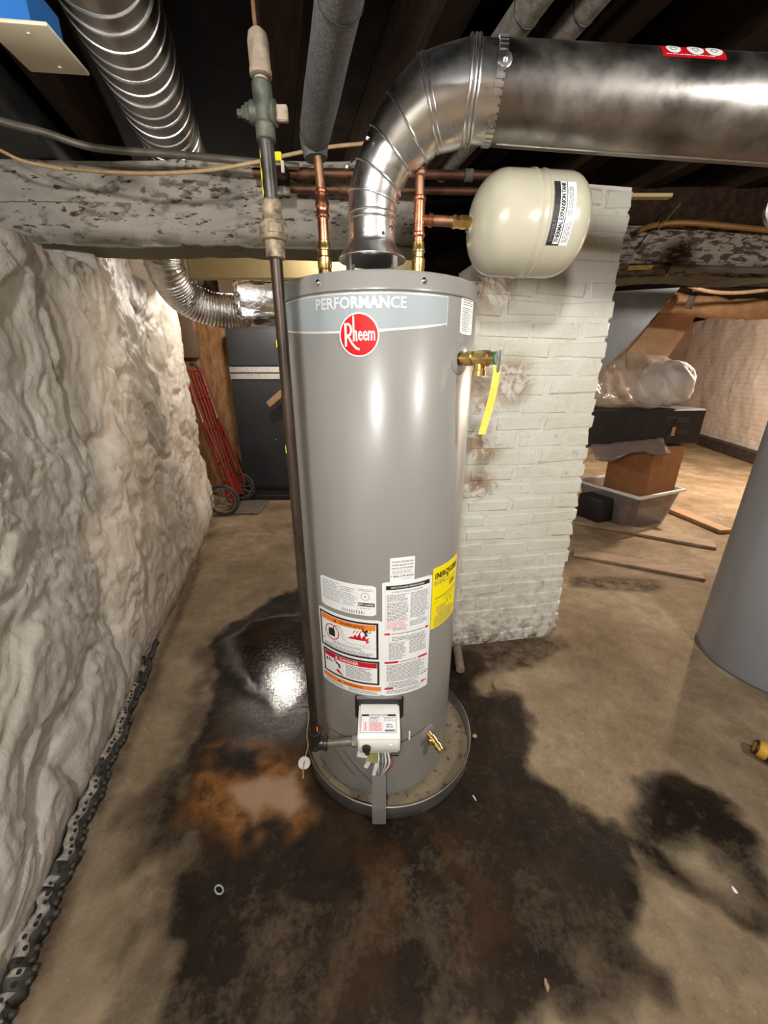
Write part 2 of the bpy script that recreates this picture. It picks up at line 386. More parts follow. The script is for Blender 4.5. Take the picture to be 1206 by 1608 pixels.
m_beam = beam_mat('peeling_white_beam', (.43, .395, .335), (.085, .05, .028), .595)
m_beam2 = beam_mat('dark_peeling_beam', (.30, .25, .21), (.075, .04, .022), .50)
m_farbrick = farbrick_mat()
m_backwall = mat('dim_back_wall', (.30, .20, .13), (.20, .13, .085), 3, .9, bmp=.4, bscale=12)

# ================================================================ SETTING
# ---- floor
def lines(segs):
    out = []
    for a, b, st in segs: out += list(np.arange(a, b, st))
    return np.array(out)
gx = lines([(-4, -1.4, .1), (-1.4, 1.9, .0125), (1.9, 3.2, .05), (3.2, 7.4, .2)]); gy = lines([(-3, .25, .1), (.25, 2.3, .0125), (2.3, 4.4, .04), (4.4, 9.6, .2)])
X, Y = np.meshgrid(gx, gy, indexing='ij')
nz = Noise(3); nz2 = Noise(5)
wx = (nz.f(X*3, Y*3, 5)-.5)*.20+(nz.f(X*14, Y*14, 3)-.5)*.05; wy = (nz2.f(X*3+9, Y*3, 5)-.5)*.20+(nz2.f(X*14, Y*14, 3)-.5)*.05
def sdpoly(px, X, Y):
    """signed distance (positive inside) to polygon of floor points"""
    d = np.full(X.shape, 1e9); ins = np.zeros(X.shape, bool); n = len(px)
    for i in range(n):
        x0, y0 = px[i]; x1, y1 = px[(i+1) % n]
        ex, ey = x1-x0, y1-y0; t = np.clip(((X-x0)*ex+(Y-y0)*ey)/(ex*ex+ey*ey+1e-12), 0, 1)
        d = np.minimum(d, np.hypot(X-x0-t*ex, Y-y0-t*ey))
        c = ((y0 > Y) != (y1 > Y)) & (X < (x1-x0)*(Y-y0)/((y1-y0) if abs(y1-y0) > 1e-9 else 1e-9)+x0)
        ins ^= c
    return np.where(ins, d, -d)
def fl(pts): return [tuple(P(u, v, z=0)[:2]) for u, v in pts]
def stain(pts, soft, warp=1.0):
    s = sdpoly(fl(pts), X+wx*warp, Y+wy*warp); return ss(-soft, soft, s)
main = [(420, 935), (470, 925), (560, 930), (650, 1000), (712, 1010), (760, 1040), (775, 1085), (830, 1105), (852, 1150), (846, 1195), (880, 1235), (905, 1268), (935, 1272),
        (955, 1290), (985, 1300), (1000, 1225), (1060, 1225), (1125, 1250), (1165, 1270), (1206, 1330), (1240, 1420), (1195, 1450), (1130, 1400), (1060, 1375), (990, 1345), (985, 1370), (1005, 1410),
        (1000, 1440), (985, 1480), (995, 1530), (1040, 1570), (1060, 1640), (600, 1680), (250, 1680), (268, 1560), (258, 1500), (262, 1420), (300, 1350), (290, 1260), (305, 1180), (325, 1110), (335, 1050), (345, 1010), (372, 975)]
halo = [(355, 985), (320, 1020), (318, 1070), (288, 1120), (258, 1170), (232, 1230), (205, 1310), (190, 1380), (230, 1440), (220, 1520), (180, 1640), (380, 1660), (400, 1300), (420, 1000)]
wet = stain(main, .035)
wet = np.maximum(wet, stain(halo, .09, 1.4)*.55*(.55+.9*nz.f(X*9, Y*9, 4)))
# lighter worn patch inside the wet area on the right, and mottling
wet *= 1-.75*stain([(1040, 1320), (1110, 1300), (1170, 1350), (1190, 1400), (1120, 1370)], .05)
wet *= 1-.22*ss(.52, .66, nz2.f(X*5, Y*5, 5))*ss(.9, .55, Y)*ss(-.2, .2, X)
wet *= 1-.15*ss(.5, .62, nz.f(X*7+3, Y*7, 5))*ss(.9, .6, Y)
wet = np.clip(wet+.25*ss(.56, .7, nz.f(X*6+40, Y*6, 5))*ss(2.2, 1.2, Y), 0, 1)
rust = stain([(330, 1185), (400, 1165), (470, 1180), (500, 1240), (490, 1310), (400, 1345), (330, 1335), (300, 1290), (310, 1230)], .05, 1.3)*ss(.30, .55, nz2.f(X*8, Y*8, 5))
rust = np.maximum(rust, .13*stain([(560, 1300), (720, 1290), (760, 1420), (800, 1560), (560, 1620), (480, 1480)], .1, 1.4)*ss(.45, .65, nz.f(X*10+7, Y*10, 5)))
pale = stain([(365, 1235), (420, 1225), (470, 1215), (490, 1262), (455, 1285), (410, 1270), (395, 1295), (370, 1265)], .022, .7)*.7
pud = stain([(395, 975), (470, 960), (560, 990), (490, 1110), (430, 1125), (395, 1090), (362, 1050), (370, 1005)], .03)
pud = np.maximum(pud, .55*stain([(350, 1100), (480, 1100), (480, 1170), (360, 1180)], .05))
dirt = np.maximum(stain([(700, 1005), (800, 1000), (880, 1000), (900, 1020), (800, 1060), (740, 1050)], .03), stain([(890, 905), (960, 905), (1040, 912), (1040, 926), (960, 928), (895, 922)], .03, .5))
dirt = np.maximum(dirt, .8*stain([(330, 800), (260, 1000), (0, 1600), (40, 1610), (270, 1010), (340, 810)], .02, .4))
base = np.zeros_like(X)
Z = (nz.f(X*6, Y*6, 4)-.5)*.006*(1-pud)*ss(.1, .3, Y)
Z -= .003*np.maximum(wet, 0)*0
Zr = ss(.42, .36, np.hypot(X, Y-1.1)); Z = Z*(1-Zr)-.0005*Zr
co = np.stack([X, Y, Z-.002], -1)
flo = struct(gridmesh('floor', co, len(gx), len(gy), m_floor, attrs=dict(wet=wet, rust=rust, pale=pale, puddle=pud, dirt=dirt)))
flo['label'] = 'stained concrete basement floor with a wide dark wet patch'

# ---- left wall (thick lumpy plaster over rubble)
WD = Vector((-.261, .965, 0)); WN = Vector((.965, .261, 0))     # along the wall, out of the wall
def wallx(y): return -.715-.27*y
s = lines([(-1.6, .1, .05), (.1, 2.6, .0092), (2.6, 3.55, .016)]); zz = np.concatenate([np.arange(-.02, 2.06, .0105)])
S, ZZ = np.meshgrid(s, zz, indexing='ij')
na, nb = Noise(21), Noise(22)
qx = S*1.1+(na.f(S*2, ZZ*2, 3)-.5)*.8; qz = ZZ*1.05+(nb.f(S*2+5, ZZ*2, 3)-.5)*.8
big = na.f(qx*2.0, qz*2.0, 3)-.5
rd = nb.ridge(qx*2.3+3, qz*1.7, 3); rd2 = na.ridge(qx*6, qz*4.2, 3); fine = nb.f(S*22, ZZ*22, 3)-.5
def bil(nn_, f_, o_): return np.abs(2*nn_.f(qx*f_+o_, qz*f_*.9+o_, 2, .35)-1)
w2x = (nb.f(S*6, ZZ*6, 3)-.5)*.5; qx = qx+w2x*.35; qz = qz+(na.f(S*6+4, ZZ*6, 3)-.5)*.17
b1, b2, b3, b4 = bil(na, 3.1, 2), bil(nb, 6.3, 7), bil(na, 12.5, 4), bil(nb, 25, 1)
m2 = .4+.6*ss(.35, .6, na.f(S*2.5+8, ZZ*2.5, 2)); m3 = ss(.3, .65, nb.f(S*3+8, ZZ*3, 2))
disp = big*.07+.052*np.minimum(b1, .5)+.034*np.minimum(b2, .45)*m2+.020*np.minimum(b3, .45)*m3+.010*b4+fine*.006-.040
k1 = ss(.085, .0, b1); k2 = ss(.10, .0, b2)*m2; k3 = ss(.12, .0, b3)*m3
fade = ss(0, .14, ZZ); disp = disp*(.25+.75*fade)-.02*(1-fade)
disp += .035*ss(.8, .1, ZZ)*ss(1.5, 2.2, S)
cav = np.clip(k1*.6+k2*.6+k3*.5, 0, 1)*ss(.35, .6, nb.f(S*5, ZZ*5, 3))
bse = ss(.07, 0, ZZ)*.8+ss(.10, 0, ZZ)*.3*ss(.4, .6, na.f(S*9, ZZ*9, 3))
top = 1.70+.04*(na.f(S*4, ZZ*0, 3)-.5)
zt = np.where(S < 1.85, np.minimum(ZZ, top), ZZ)
over = np.clip(ZZ-top, 0, 1)*(S < 1.85)
wxc = wallx(S)+(disp-over*1.2)*WN.x; wyc = S+(disp-over*1.2)*WN.y
co = np.stack([wxc, wyc, zt], -1)
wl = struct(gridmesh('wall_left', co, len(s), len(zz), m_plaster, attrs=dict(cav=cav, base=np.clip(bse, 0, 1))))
wl['label'] = 'lumpy grey-white plastered rubble wall'
# return of that wall at its far corner + solid core behind
bm = B(); a0, a1 = wallx(3.72), 3.72
v = prism(bm, [(wallx(-1.6)-.12, -1.6), (wallx(3.5)-.10, 3.50), (-2.9, 3.50), (-2.9, -1.6)], 'z', 0, 1.66)
build('wall_core', bm, m_backwall, wl)

# ---- other walls of the basement
def slab(name, pts, z0, z1, m, th=.15):
    bm = B(); (x0, y0), (x1, y1) = pts; d = Vector((x1-x0, y1-y0, 0)).normalized(); n = Vector((-d.y, d.x, 0))*th
    prism(bm, [(x0, y0), (x1, y1), (x1+n.x, y1+n.y), (x0+n.x, y0+n.y)], 'z', z0, z1)
    return struct(build(name, bm, m))
slab('wall_back', [(-3.2, 4.62), (.2, 4.62)], 0, 2.3, m_backwall)['label'] = 'dim wall behind the furnace'
slab('wall_far', [(.2, 9.0), (7.2, 9.0)], 0, 2.3, m_backwall)['label'] = 'dark far wall of the storage area'
slab('wall_divider', [(.2, 4.62), (.2, 9.0)], 0, 2.3, m_backwall)['label'] = 'dim dividing wall of the storage area'
slab('wall_front', [(7.2, -2.6), (-3.4, -2.6)], 0, 2.3, m_backwall)['label'] = 'wall behind the viewer'
slab('wall_outer', [(-3.2, -2.6), (-3.2, 4.7)], 0, 2.3, m_backwall)['label'] = 'outer side wall'
slab('wall_near_right', [(5.0, 3.0), (5.0, -2.6)], 0, 2.3, m_backwall)['label'] = 'near right side wall'
# whitewashed brick wall of the storage area
L = (7.2-3.0); n = 60; yy = np.linspace(3.0, 9.1, 140); zq = np.linspace(0, 2.3, 60); YY, ZQ = np.meshgrid(yy, zq, indexing='ij')
xx = 5.0+.262*(YY-3.0)+ (na.f(YY*2, ZQ*2, 3)-.5)*.06+(nb.f(YY*13, ZQ*13, 2)-.5)*.014
wr = struct(gridmesh('wall_right', np.stack([xx, YY, ZQ], -1), 140, 60, m_farbrick)); wr['label'] = 'uneven whitewashed brick wall of the storage area'
bm = B()
prism(bm, [(4.86, 3.0), (6.42, 8.95), (6.62, 8.95), (5.06, 3.0)], 'z', 0, .17)
o = struct(build('baseboard_right', bm, m_kerb)); o['label'] = 'dark kerb along the foot of the whitewashed wall'

# ---- ceiling: deck and joists
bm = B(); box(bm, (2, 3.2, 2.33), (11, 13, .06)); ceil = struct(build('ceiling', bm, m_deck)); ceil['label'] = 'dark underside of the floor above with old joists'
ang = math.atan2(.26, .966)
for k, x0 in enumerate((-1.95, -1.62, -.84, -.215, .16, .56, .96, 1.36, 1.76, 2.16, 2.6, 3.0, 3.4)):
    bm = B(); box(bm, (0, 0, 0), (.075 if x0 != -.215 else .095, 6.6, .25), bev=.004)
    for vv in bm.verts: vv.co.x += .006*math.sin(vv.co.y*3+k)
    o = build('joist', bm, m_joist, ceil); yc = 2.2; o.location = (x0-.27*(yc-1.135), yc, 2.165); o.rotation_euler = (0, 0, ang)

# ---- timber beams
def beam(name, x0, x1, y0, z0, z1, depth, m, pitdens, seed, label):
    """one displaced sheet wrapping bottom, front and top of a hewn beam"""
    n1, n2 = Noise(seed), Noise(seed+1)
    xs = np.arange(x0, x1+.001, .0065); h = z1-z0
    per = np.concatenate([np.linspace(0, depth, 8, endpoint=False), depth+np.arange(0, h, .005), depth+h+np.linspace(0, depth, 6)])
    A, T = np.meshgrid(xs, per, indexing='ij')
    yb = np.where(T < depth, y0+depth-T, np.where(T < depth+h, y0, y0+(T-depth-h))); zb = np.where(T < depth, z0, np.where(T < depth+h, z0+T-depth, z1))
    front = ((T >= depth) & (T < depth+h)).astype(float)
    zf = (zb-z0)/h
    rnd = .04*np.clip(1-zf*h/.05, 0, 1)**2+.02*np.clip(1-(1-zf)*h/.04, 0, 1)**2
    pit = .7*ss(pitdens-.03, pitdens+.09, n1.f(A*26, zb*62, 4, .55))*ss(.30, .55, n2.f(A*2, zb*5, 3))*front
    wob = (n2.f(A*1.6, zb*2.2, 4)-.5)*.035+(n1.f(A*9, zb*20, 3)-.5)*.010
    yb = yb+front*(rnd-wob)+pit*.007
    zb = zb+(1-front)*(n1.f(A*3, T*0+2, 4)-.5)*.035*np.where(T < depth, 1, .6)+ (n1.f(A*1.1, T*0+7, 2)-.5)*.03*np.where(T < depth+h*.5, 1, .3)
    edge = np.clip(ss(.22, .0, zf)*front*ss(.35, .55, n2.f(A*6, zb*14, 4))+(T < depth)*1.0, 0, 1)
    o = struct(gridmesh(name, np.stack([A, yb, zb], -1), len(xs), len(per), m, attrs=dict(pit=pit, edge=edge)))
    o['label'] = label; return o
beam('timber_beam', -2.1, .14, 1.72, 1.765, 2.02, .21, m_beam, .575, 31, 'old hewn beam with peeling white paint above the plastered wall')
bm2 = beam('timber_beam', .93, 4.8, 1.98, 1.72, 1.905, .25, m_beam2, .52, 41, 'dark old beam with flaking paint right of the white brick pier')
bm = B(); box(bm, (2.86, 2.1, 1.98), (3.9, .2, .14), bev=.006)
o = struct(build('timber_plate', bm, m_joist)); o['label'] = 'blackened timber plate lying on the dark beam'
bm = B(); box(bm, (.30, 1.95, 1.86), (.34, .3, .28), bev=.01)
o = struct(build('timber_block', bm, m_deck)); o['label'] = 'blackened timber block in the hollow behind the pipes'

# ---- white painted brick pier
PA = math.atan(.162); PO = Vector((.02, 1.545, 0)); PE = Vector((math.cos(PA), math.sin(PA), 0)); PN = Vector((math.sin(PA), -math.cos(PA), 0))
pier = thing('wall_pier', None, None, tuple(PO)); struct(pier); pier['label'] = 'white painted brick pier behind the water heater'
bm = B()
def pierbox(bm, a, b, z0, z1, front, dep):
    c = PO+PE*((a+b)/2)-PN*(dep/2-front); box(bm, (c.x, c.y, (z0+z1)/2), (b-a, dep, z1-z0), rz(PA))
pierbox(bm, .01, .880, 0, 1.62, -.0042, .36); pierbox(bm, .375, .880, 1.62, 1.93, -.0042, .36)
build('core', bm, m_brick, pier, flat=True)
variants = []
for L_ in (.205, .10):
    for k in range(7):
        bm = B(); box(bm, (0, 0, 0), (L_, .10, .062), bev=.009)
        for v in bm.verts:
            v.co += Vector((random.uniform(-.007, .007), random.uniform(-.0018, .0018), random.uniform(-.006, .006)))
        me = bpy.data.meshes.new('brick'); bmesh.ops.recalc_face_normals(bm, faces=bm.faces); bm.to_mesh(me); bm.free(); me.materials.append(m_brick); smooth(me, 25); variants.append(me)
row = 0; z = .034
while z < 1.93:
    off = .02 if row % 2 else -.085
    x = off
    while x < .90:
        L_ = .205
        a, b = x, x+L_; me = variants[random.randrange(7)]
        if a < 0: a, b = 0.0, .105; me = variants[7+random.randrange(7)]
        sx = 1.0
        if b > .86:
            e_ = .892+random.uniform(-.006, .008)
            if a > e_-.06: x += .3; continue
            me = variants[7+random.randrange(7)] if e_-a < .15 else me; sx = (e_-a)/(.10 if e_-a < .15 else .205); b = e_
        if b < .925 and not (z > 1.60 and (a+b)/2 < .40):
            o = bpy.data.objects.new('brick', me); COL.objects.link(o); o.parent = pier
            c = PE*((a+b)/2+random.uniform(-.004, .004))-PN*(.05-random.uniform(-.0015, .002))
            o.scale = (sx, 1, 1)
            o.location = (c.x, c.y, z+random.uniform(-.003, .003))
            o.rotation_euler = (random.uniform(-.012, .012), random.uniform(-.015, .015), PA+random.uniform(-.006, .006))
        x += L_+.010
    z += .0715; row += 1

# ================================================================ WATER HEATER
TX, TY, TR = -.009, 1.10, .24
wh = thing('water_heater', 'tall grey gas water heater with red round badge standing in a metal pan', 'water heater', (TX, TY, .012))
def cyl(phi, z, off=0.0):
    a = rad(phi); return Vector((TX+(TR+off)*math.sin(a), TY-(TR+off)*math.cos(a), z))
bm = B(); lathe(bm, [(TR-.012, .014), (TR-.002, .02), (TR, .03), (TR, 1.462), (TR-.004, 1.468)], (TX, TY, 0), seg=96); jacket = build('jacket', bm, m_jacket, wh)
bm = B(); lathe(bm, [(TR+.002, 1.461), (TR+.0045, 1.463), (TR+.0045, 1.467), (TR+.003, 1.470), (TR+.003, 1.490), (TR-.001, 1.497), (TR-.012, 1.500), (.0, 1.501)], (TX, TY, 0), seg=96)
capo = build('top_cap', bm, m_cap, wh)
for ph in (-78, -30.7, 21.4, 68):
    bm = B(); lathe(bm, [(.006, 0), (.006, .002), (.0042, .004), (.001, .0048)], cyl(ph, 1.480, .003), cyl(ph, 0, 1)-cyl(ph, 0, 0), 10); build('screw', bm, m_chrome, capo)

# --- printing helpers (flat print mapped onto a surface)
def text2d(s, w=None, h=None, bold=0):
    cu = bpy.data.curves.new('t', 'FONT'); cu.body = s; cu.size = 1; cu.resolution_u = 2; cu.align_x = 'LEFT'; cu.offset = bold
    o = bpy.data.objects.new('t', cu); COL.objects.link(o); dg = bpy.context.evaluated_depsgraph_get()
    me = bpy.data.meshes.new_from_object(o.evaluated_get(dg)); vs = np.array([v.co[:2] for v in me.vertices]); fs = [tuple(p.vertices) for p in me.polygons]
    bpy.data.objects.remove(o); bpy.data.curves.remove(cu); bpy.data.meshes.remove(me)
    mn = vs.min(0); mx = vs.max(0); vs = vs-mn; sz = mx-mn
    sy = h/sz[1] if h else w/sz[0]; sx = w/sz[0] if w else sy
    return vs*np.array([sx, sy]), fs, sz[0]*sx, sz[1]*sy
class Print:
    def __init__(s, fn, lift): s.fn = fn; s.bms = {}; s.lift = lift
    def bm(s, m):
        return s.bms.setdefault(m, bmesh.new())
    def poly(s, m, pts, l=0):
        b = s.bm(m); b.faces.new([b.verts.new(s.fn(x, y, s.lift+l)) for x, y in pts])
    def rect(s, m, x0, y0, x1, y1, l=0, n=None):
        n = n or max(1, int(abs(x1-x0)/.012)); b = s.bm(m)
        for k in range(n):
            a = x0+(x1-x0)*k/n; c = x0+(x1-x0)*(k+1)/n
            b.faces.new([b.verts.new(s.fn(p, q, s.lift+l)) for p, q in ((a, y0), (c, y0), (c, y1), (a, y1))])
    def text(s, m, t, x, y, w=None, h=None, align='l', l=.0003, bold=.012):
        vs, fs, W, H = text2d(t, w, h, bold); dx = {'l': 0, 'c': -W/2, 'r': -W}[align]
        b = s.bm(m); V = [b.verts.new(s.fn(x+dx+p[0], y+p[1], s.lift+l)) for p in vs]
        for f in fs:
            try: b.faces.new([V[i] for i in f])
            except ValueError: pass
    def lines(s, m, x0, y1, x1, n, pitch, l=.0002, fill=.45, ragged=.25):
        for k in range(n):
            y = y1-k*pitch; x = x0; end = x1-(random.uniform(0, ragged)*(x1-x0) if random.random() < .5 else 0)
            while x < end-.001:
                wd = random.uniform(.004, .013); e = min(end, x+wd); s.rect(m, x, y-pitch*fill, e, y, l, 1); x = e+.0016
    def ring(s, m, cx, cy, r0, r1, n=36, l=.0002):
        b = s.bm(m)
        for k in range(n):
            a, c = 2*PI*k/n, 2*PI*(k+1)/n
            b.faces.new([b.verts.new(s.fn(cx+r*math.cos(t), cy+r*math.sin(t), s.lift+l)) for r, t in ((r0, a), (r1, a), (r1, c), (r0, c))])
    def frame(s, m, x0, y0, x1, y1, t, l=.0002):
        s.rect(m, x0, y0, x1, y0+t, l); s.rect(m, x0, y1-t, x1, y1, l); s.rect(m, x0, y0, x0+t, y1, l, 1); s.rect(m, x1-t, y0, x1, y1, l, 1)
    def done(s, parent, names):
        for m, b in s.bms.items():
            me = bpy.data.meshes.new('print'); b.to_mesh(me); b.free(); o_ = link(names.get(m, 'print'), me, m, parent); o_['kind'] = 'stuff'
inkn = {m_ink: 'black_print', m_inkg: 'grey_print', m_inkl: 'light_grey_print', m_red: 'red_print', m_pink: 'pink_print', m_orange: 'orange_print', m_label: 'white_print', m_silver: 'silver_print', m_badge_w: 'white_print', m_jacket: 'grey_print'}
def cmap(p0):  # arc length from angle p0, height
    return lambda s_, t_, l: cyl(p0+math.degrees(s_/TR), t_, l)
def arc(deg): return rad(deg)*TR
def sheet(name, p0, p1, z0, z1, m, parent, off=.0004, th=.0004, r=.003, cut=None):
    """thin sticker with thickness wrapped on the jacket"""
    bm = B(); n = max(4, int((p1-p0)/2.5)); top = []; bot = []
    for k in range(n+1):
        p = p0+(p1-p0)*k/n; e = r if k in (0, n) else 0
        top.append((p, z1-e)); bot.append((p, z0+e))
    def ringv(o_): return [bm.verts.new(cyl(p, z_, o_)) for p, z_ in top], [bm.verts.new(cyl(p, z_, o_)) for p, z_ in bot]
    t1, b1 = ringv(off+th); t0, b0 = ringv(-.001)
    for k in range(n):
        bm.faces.new((b1[k], b1[k+1], t1[k+1], t1[k])); bm.faces.new((t1[k], t1[k+1], t0[k+1], t0[k])); bm.faces.new((b0[k], b0[k+1], b1[k+1], b1[k]))
    bm.faces.new((b1[0], t1[0], t0[0], b0[0])); bm.faces.new((t1[n], b1[n], b0[n], t0[n]))
    return build(name, bm, m, parent)
LZ = .0009
# name band
bm = B(); n = 50; p0, p1 = -80., 36.4
def bandz(p): return 1.385+.020*((p+19)/57)**2
T = [bm.verts.new(cyl(p0+(p1-p0)*k/n, 1.4565, .0005)) for k in range(n+1)]; Bt = [bm.verts.new(cyl(p0+(p1-p0)*k/n, bandz(p0+(p1-p0)*k/n), .0005)) for k in range(n+1)]
for k in range(n): bm.faces.new((Bt[k], Bt[k+1], T[k+1], T[k]))
band = build('name_band', bm, m_band, wh); band['label'] = 'pale blue-grey band reading PERFORMANCE'
pr = Print(cmap(0), LZ)
def arcline(m, fz, w_, a, b_, l=.0001):
    b = pr.bm(m); k_ = 40
    for k in range(k_):
        q0, q1 = a+(b_-a)*k/k_, a+(b_-a)*(k+1)/k_
        b.faces.new([b.verts.new(cyl(q, zz_, LZ+l)) for q, zz_ in ((q0, fz(q0)), (q1, fz(q1)), (q1, fz(q1)+w_), (q0, fz(q0)+w_))])
arcline(m_silver, lambda q: 1.4555, .0022, p0, p1); arcline(m_silver, bandz, .0045, p0, p1)
pr.rect(m_silver, arc(36.0), 1.401, arc(36.6), 1.457, .0001)
xx_ = arc(-33.4); wd = arc(46.5)
pr.text(m_silver, 'PERFORMANCE', xx_, 1.430, w=wd, h=.0215, bold=.018)
pr.done(band, inkn)
# round badge
bc, bz, br_ = -10.1, 1.381, .0415
bm = B(); n = 48
def bp(a, r, l): return cyl(bc+math.degrees(r*math.cos(a)/TR), bz+r*math.sin(a), l)
def disc(bm, r, l0, l1):
    c = bm.verts.new(cyl(bc, bz, l1)); 
    mid = [bm.verts.new(bp(2*PI*k/n, r*.5, l1)) for k in range(n)]; o1 = [bm.verts.new(bp(2*PI*k/n, r, l1)) for k in range(n)]; o0 = [bm.verts.new(bp(2*PI*k/n, r, l0)) for k in range(n)]
    for k in range(n):
        j = (k+1) % n; bm.faces.new((c, mid[k], mid[j])); bm.faces.new((mid[k], o1[k], o1[j], mid[j])); bm.faces.new((o1[k], o0[k], o0[j], o1[j]))
disc(bm, br_, -.001, .0022); badge = build('brand_badge', bm, m_badge_w, wh); badge['label'] = 'red round badge with white lettering'
bm = B(); disc(bm, br_-.0027, .001, .0027); build('red_disc', bm, m_badge, badge)
pr = Print(lambda s_, t_, l: cyl(bc+math.degrees(s_/TR), bz+t_, l), .0032)
def stroke(m, pts, w_):
    for (x0, y0), (x1, y1) in zip(pts[:-1], pts[1:]):
        dx, dy = x1-x0, y1-y0; L_ = math.hypot(dx, dy); nx, ny = -dy/L_*w_/2, dx/L_*w_/2; ex, ey = dx/L_*w_*.3, dy/L_*w_*.3
        pr.poly(m, [(x0-ex+nx, y0-ey+ny), (x0-ex-nx, y0-ey-ny), (x1+ex-nx, y1+ey-ny), (x1+ex+nx, y1+ey+ny)])
stroke(m_badge_w, [(-.0275, -.020), (-.0275, .020)], .0048)
stroke(m_badge_w, [(-.029, .020), (-.021, .0205), (-.0165, .016), (-.0155, .008), (-.018, .001), (-.0245, -.002)], .0042)
stroke(m_badge_w, [(-.0225, -.002), (-.014, -.016), (-.006, -.0245), (.0, -.027)], .0042)
stroke(m_badge_w, [(-.0105, -.0105), (-.0105, .034)], .0036)
stroke(m_badge_w, [(-.0105, .004), (-.008, .0075), (-.005, .006), (-.0045, -.0105)], .0034)
pr.text(m_badge_w, 'eem', -.0015, -.0108, w=.0345, h=.0185); pr.text(m_badge_w, 'eem', -.0011, -.0108, w=.0345, h=.0185, l=.0004)
pr.done(badge, {m_badge_w: 'lettering'})
# side sticker
lb = sheet('side_label', 47.6, 62, 1.390, 1.463, m_label, wh); pr = Print(cmap(47.6), LZ)
pr.lines(m_inkg, .006, 1.459, arc(14.4)-.006, 3, .0045, ragged=.1); pr.lines(m_inkg, .005, 1.443, arc(14.4)-.005, 13, .0038, ragged=.2); pr.done(lb, inkn)
# rating plate
W = arc(40.3); lb = sheet('rating_label', -43, -2.7, .704, .795, m_label, wh, r=.005); pr = Print(cmap(-43), LZ)
pr.lines(m_inkl, .008, .788, W*.40, 4, .005); pr.lines(m_inkl, W*.42, .783, W*.66, 3, .005); pr.lines(m_inkl, .008, .766, W*.68, 5, .0048, ragged=.1)
pr.lines(m_inkl, .008, .741, W*.42, 3, .005); pr.lines(m_inkl, W*.46, .741, W*.68, 3, .005); pr.rect(m_inkl, W*.70, .716, W*.704, .790); pr.rect(m_inkl, W*.44, .722, W*.443, .745); pr.rect(m_inkl, .008, .770, W*.7, .7706)
pr.ring(m_inkl, W*.83, .762, .010, .0115); pr.ring(m_inkg, W*.83, .762, 0, .0022, 10)
pr.rect(m_ink, W*.72, .732, W*.975, .743); pr.text(m_label, 'EPA certified', W*.735, .735, w=W*.22, h=.006)
for k in range(20):
    if k % 2 == 0: pr.rect(m_inkg, W*.44+k*.0034, .708, W*.44+k*.0034+random.uniform(.0012, .003), .717, .0002, 1)
pr.lines(m_inkl, W*.72, .784, W*.96, 2, .004); pr.lines(m_inkl, W*.74, .727, W*.95, 1, .004)
pr.done(lb, inkn)
# warning sheet (left column)
W = arc(48.2); ws = sheet('warning_label', -47.2, 1.0, .4335, .690, m_label, wh, r=.004); pr = Print(cmap(-47.2), LZ)
def rframe(x0, y0, x1, y1, t):
    pr.frame(m_ink, x0, y0, x1, y1, t)
rframe(.006, .563, W-.010, .682, .006)
pr.rect(m_orange, .014, .657, W-.018, .674); pr.text(m_ink, 'WARNING', W*.39, .6605, w=.075, h=.010); pr.poly(m_ink, [(W*.30, .6605), (W*.345, .6605), (W*.322, .671)], .0003)
pr.ring(m_red, .052, .624, .0225, .0255); pr.rect(m_ink, .040, .610, .063, .634, .0002); pr.rect(m_ink, .047, .634, .060, .637, .0002)
stroke(m_red, [(.034, .641), (.070, .607)], .0036)
stroke(m_ink, [(.058, .637), (.060, .647), (.070, .650), (.080, .648)], .0022); stroke(m_inkl, [(.080, .648), (.086, .630), (.090, .612), (.100, .605), (.150, .603)], .0016)
stroke(m_inkl, [(.082, .655), (.090, .640), (.096, .615), (.103, .611), (.150, .609), (.166, .608), (.168, .604), (.164, .6), (.15, .6)], .0008)
pr.poly(m_red, [(.098, .615), (.162, .612), (.160, .624), (.112, .624)])
for (fa, fb, fc, fh) in ((.104, .120, .118, .631), (.114, .132, .130, .640), (.126, .146, .141, .646), (.140, .158, .156, .644), (.150, .161, .168, .635)): pr.poly(m_red, [(fa, .622), (fb, .622), (fc, fh)], .0001)
for fy in (.614, .619): pr.poly(m_red, [(.158, fy), (.170, fy+.005), (.158, fy+.006)], .0001)
for a in (.122, .131, .139): stroke(m_red, [(a, .643), (a+.006, .652)], .0025)
stroke(m_ink, [(.150, .655), (.156, .648), (.160, .640)], .006); pr.ring(m_ink, .160, .654, 0, .0045, 12); stroke(m_ink, [(.152, .652), (.146, .656), (.150, .661)], .002); stroke(m_ink, [(.163, .648), (.170, .650), (.170, .657)], .002)
pr.rect(m_inkl, .014, .597, W-.018, .5975); pr.text(m_ink, 'FIRE AND EXPLOSION HAZARD', W*.27, .5905, w=W*.44, h=.0045); pr.text(m_inkg, 'Can result in serious injury or death.', W*.27, .584, w=W*.5, h=.0045); pr.text(m_inkg, 'Flammable Vapors', .103, .6035, w=.052, h=.0035, l=.0006)
pr.lines(m_inkg, .020, .581, W-.026, 3, .0048, ragged=.1); pr.poly(m_ink, [(.016, .590), (.022, .590), (.019, .596)])
rframe(.012, .473, W-.008, .556, .006)
pr.rect(m_red, .019, .532, W-.015, .549); pr.text(m_label, 'DANGER', W*.37, .5355, w=.060, h=.010); pr.poly(m_label, [(W*.29, .5355), (W*.34, .5355), (W*.315, .546)], .0003)
stroke(m_ink, [(.026, .520), (.036, .522)], .010); stroke(m_ink, [(.044, .519), (.062, .522), (.072, .516), (.074, .508)], .007); stroke(m_ink, [(.056, .524), (.058, .530)], .004)
stroke(m_inkl, [(.020, .503), (.085, .503)], .0008); stroke(m_inkl, [(.085, .484), (.085, .531)], .0008); stroke(m_inkl, [(.030, .498), (.062, .482)], .0008)
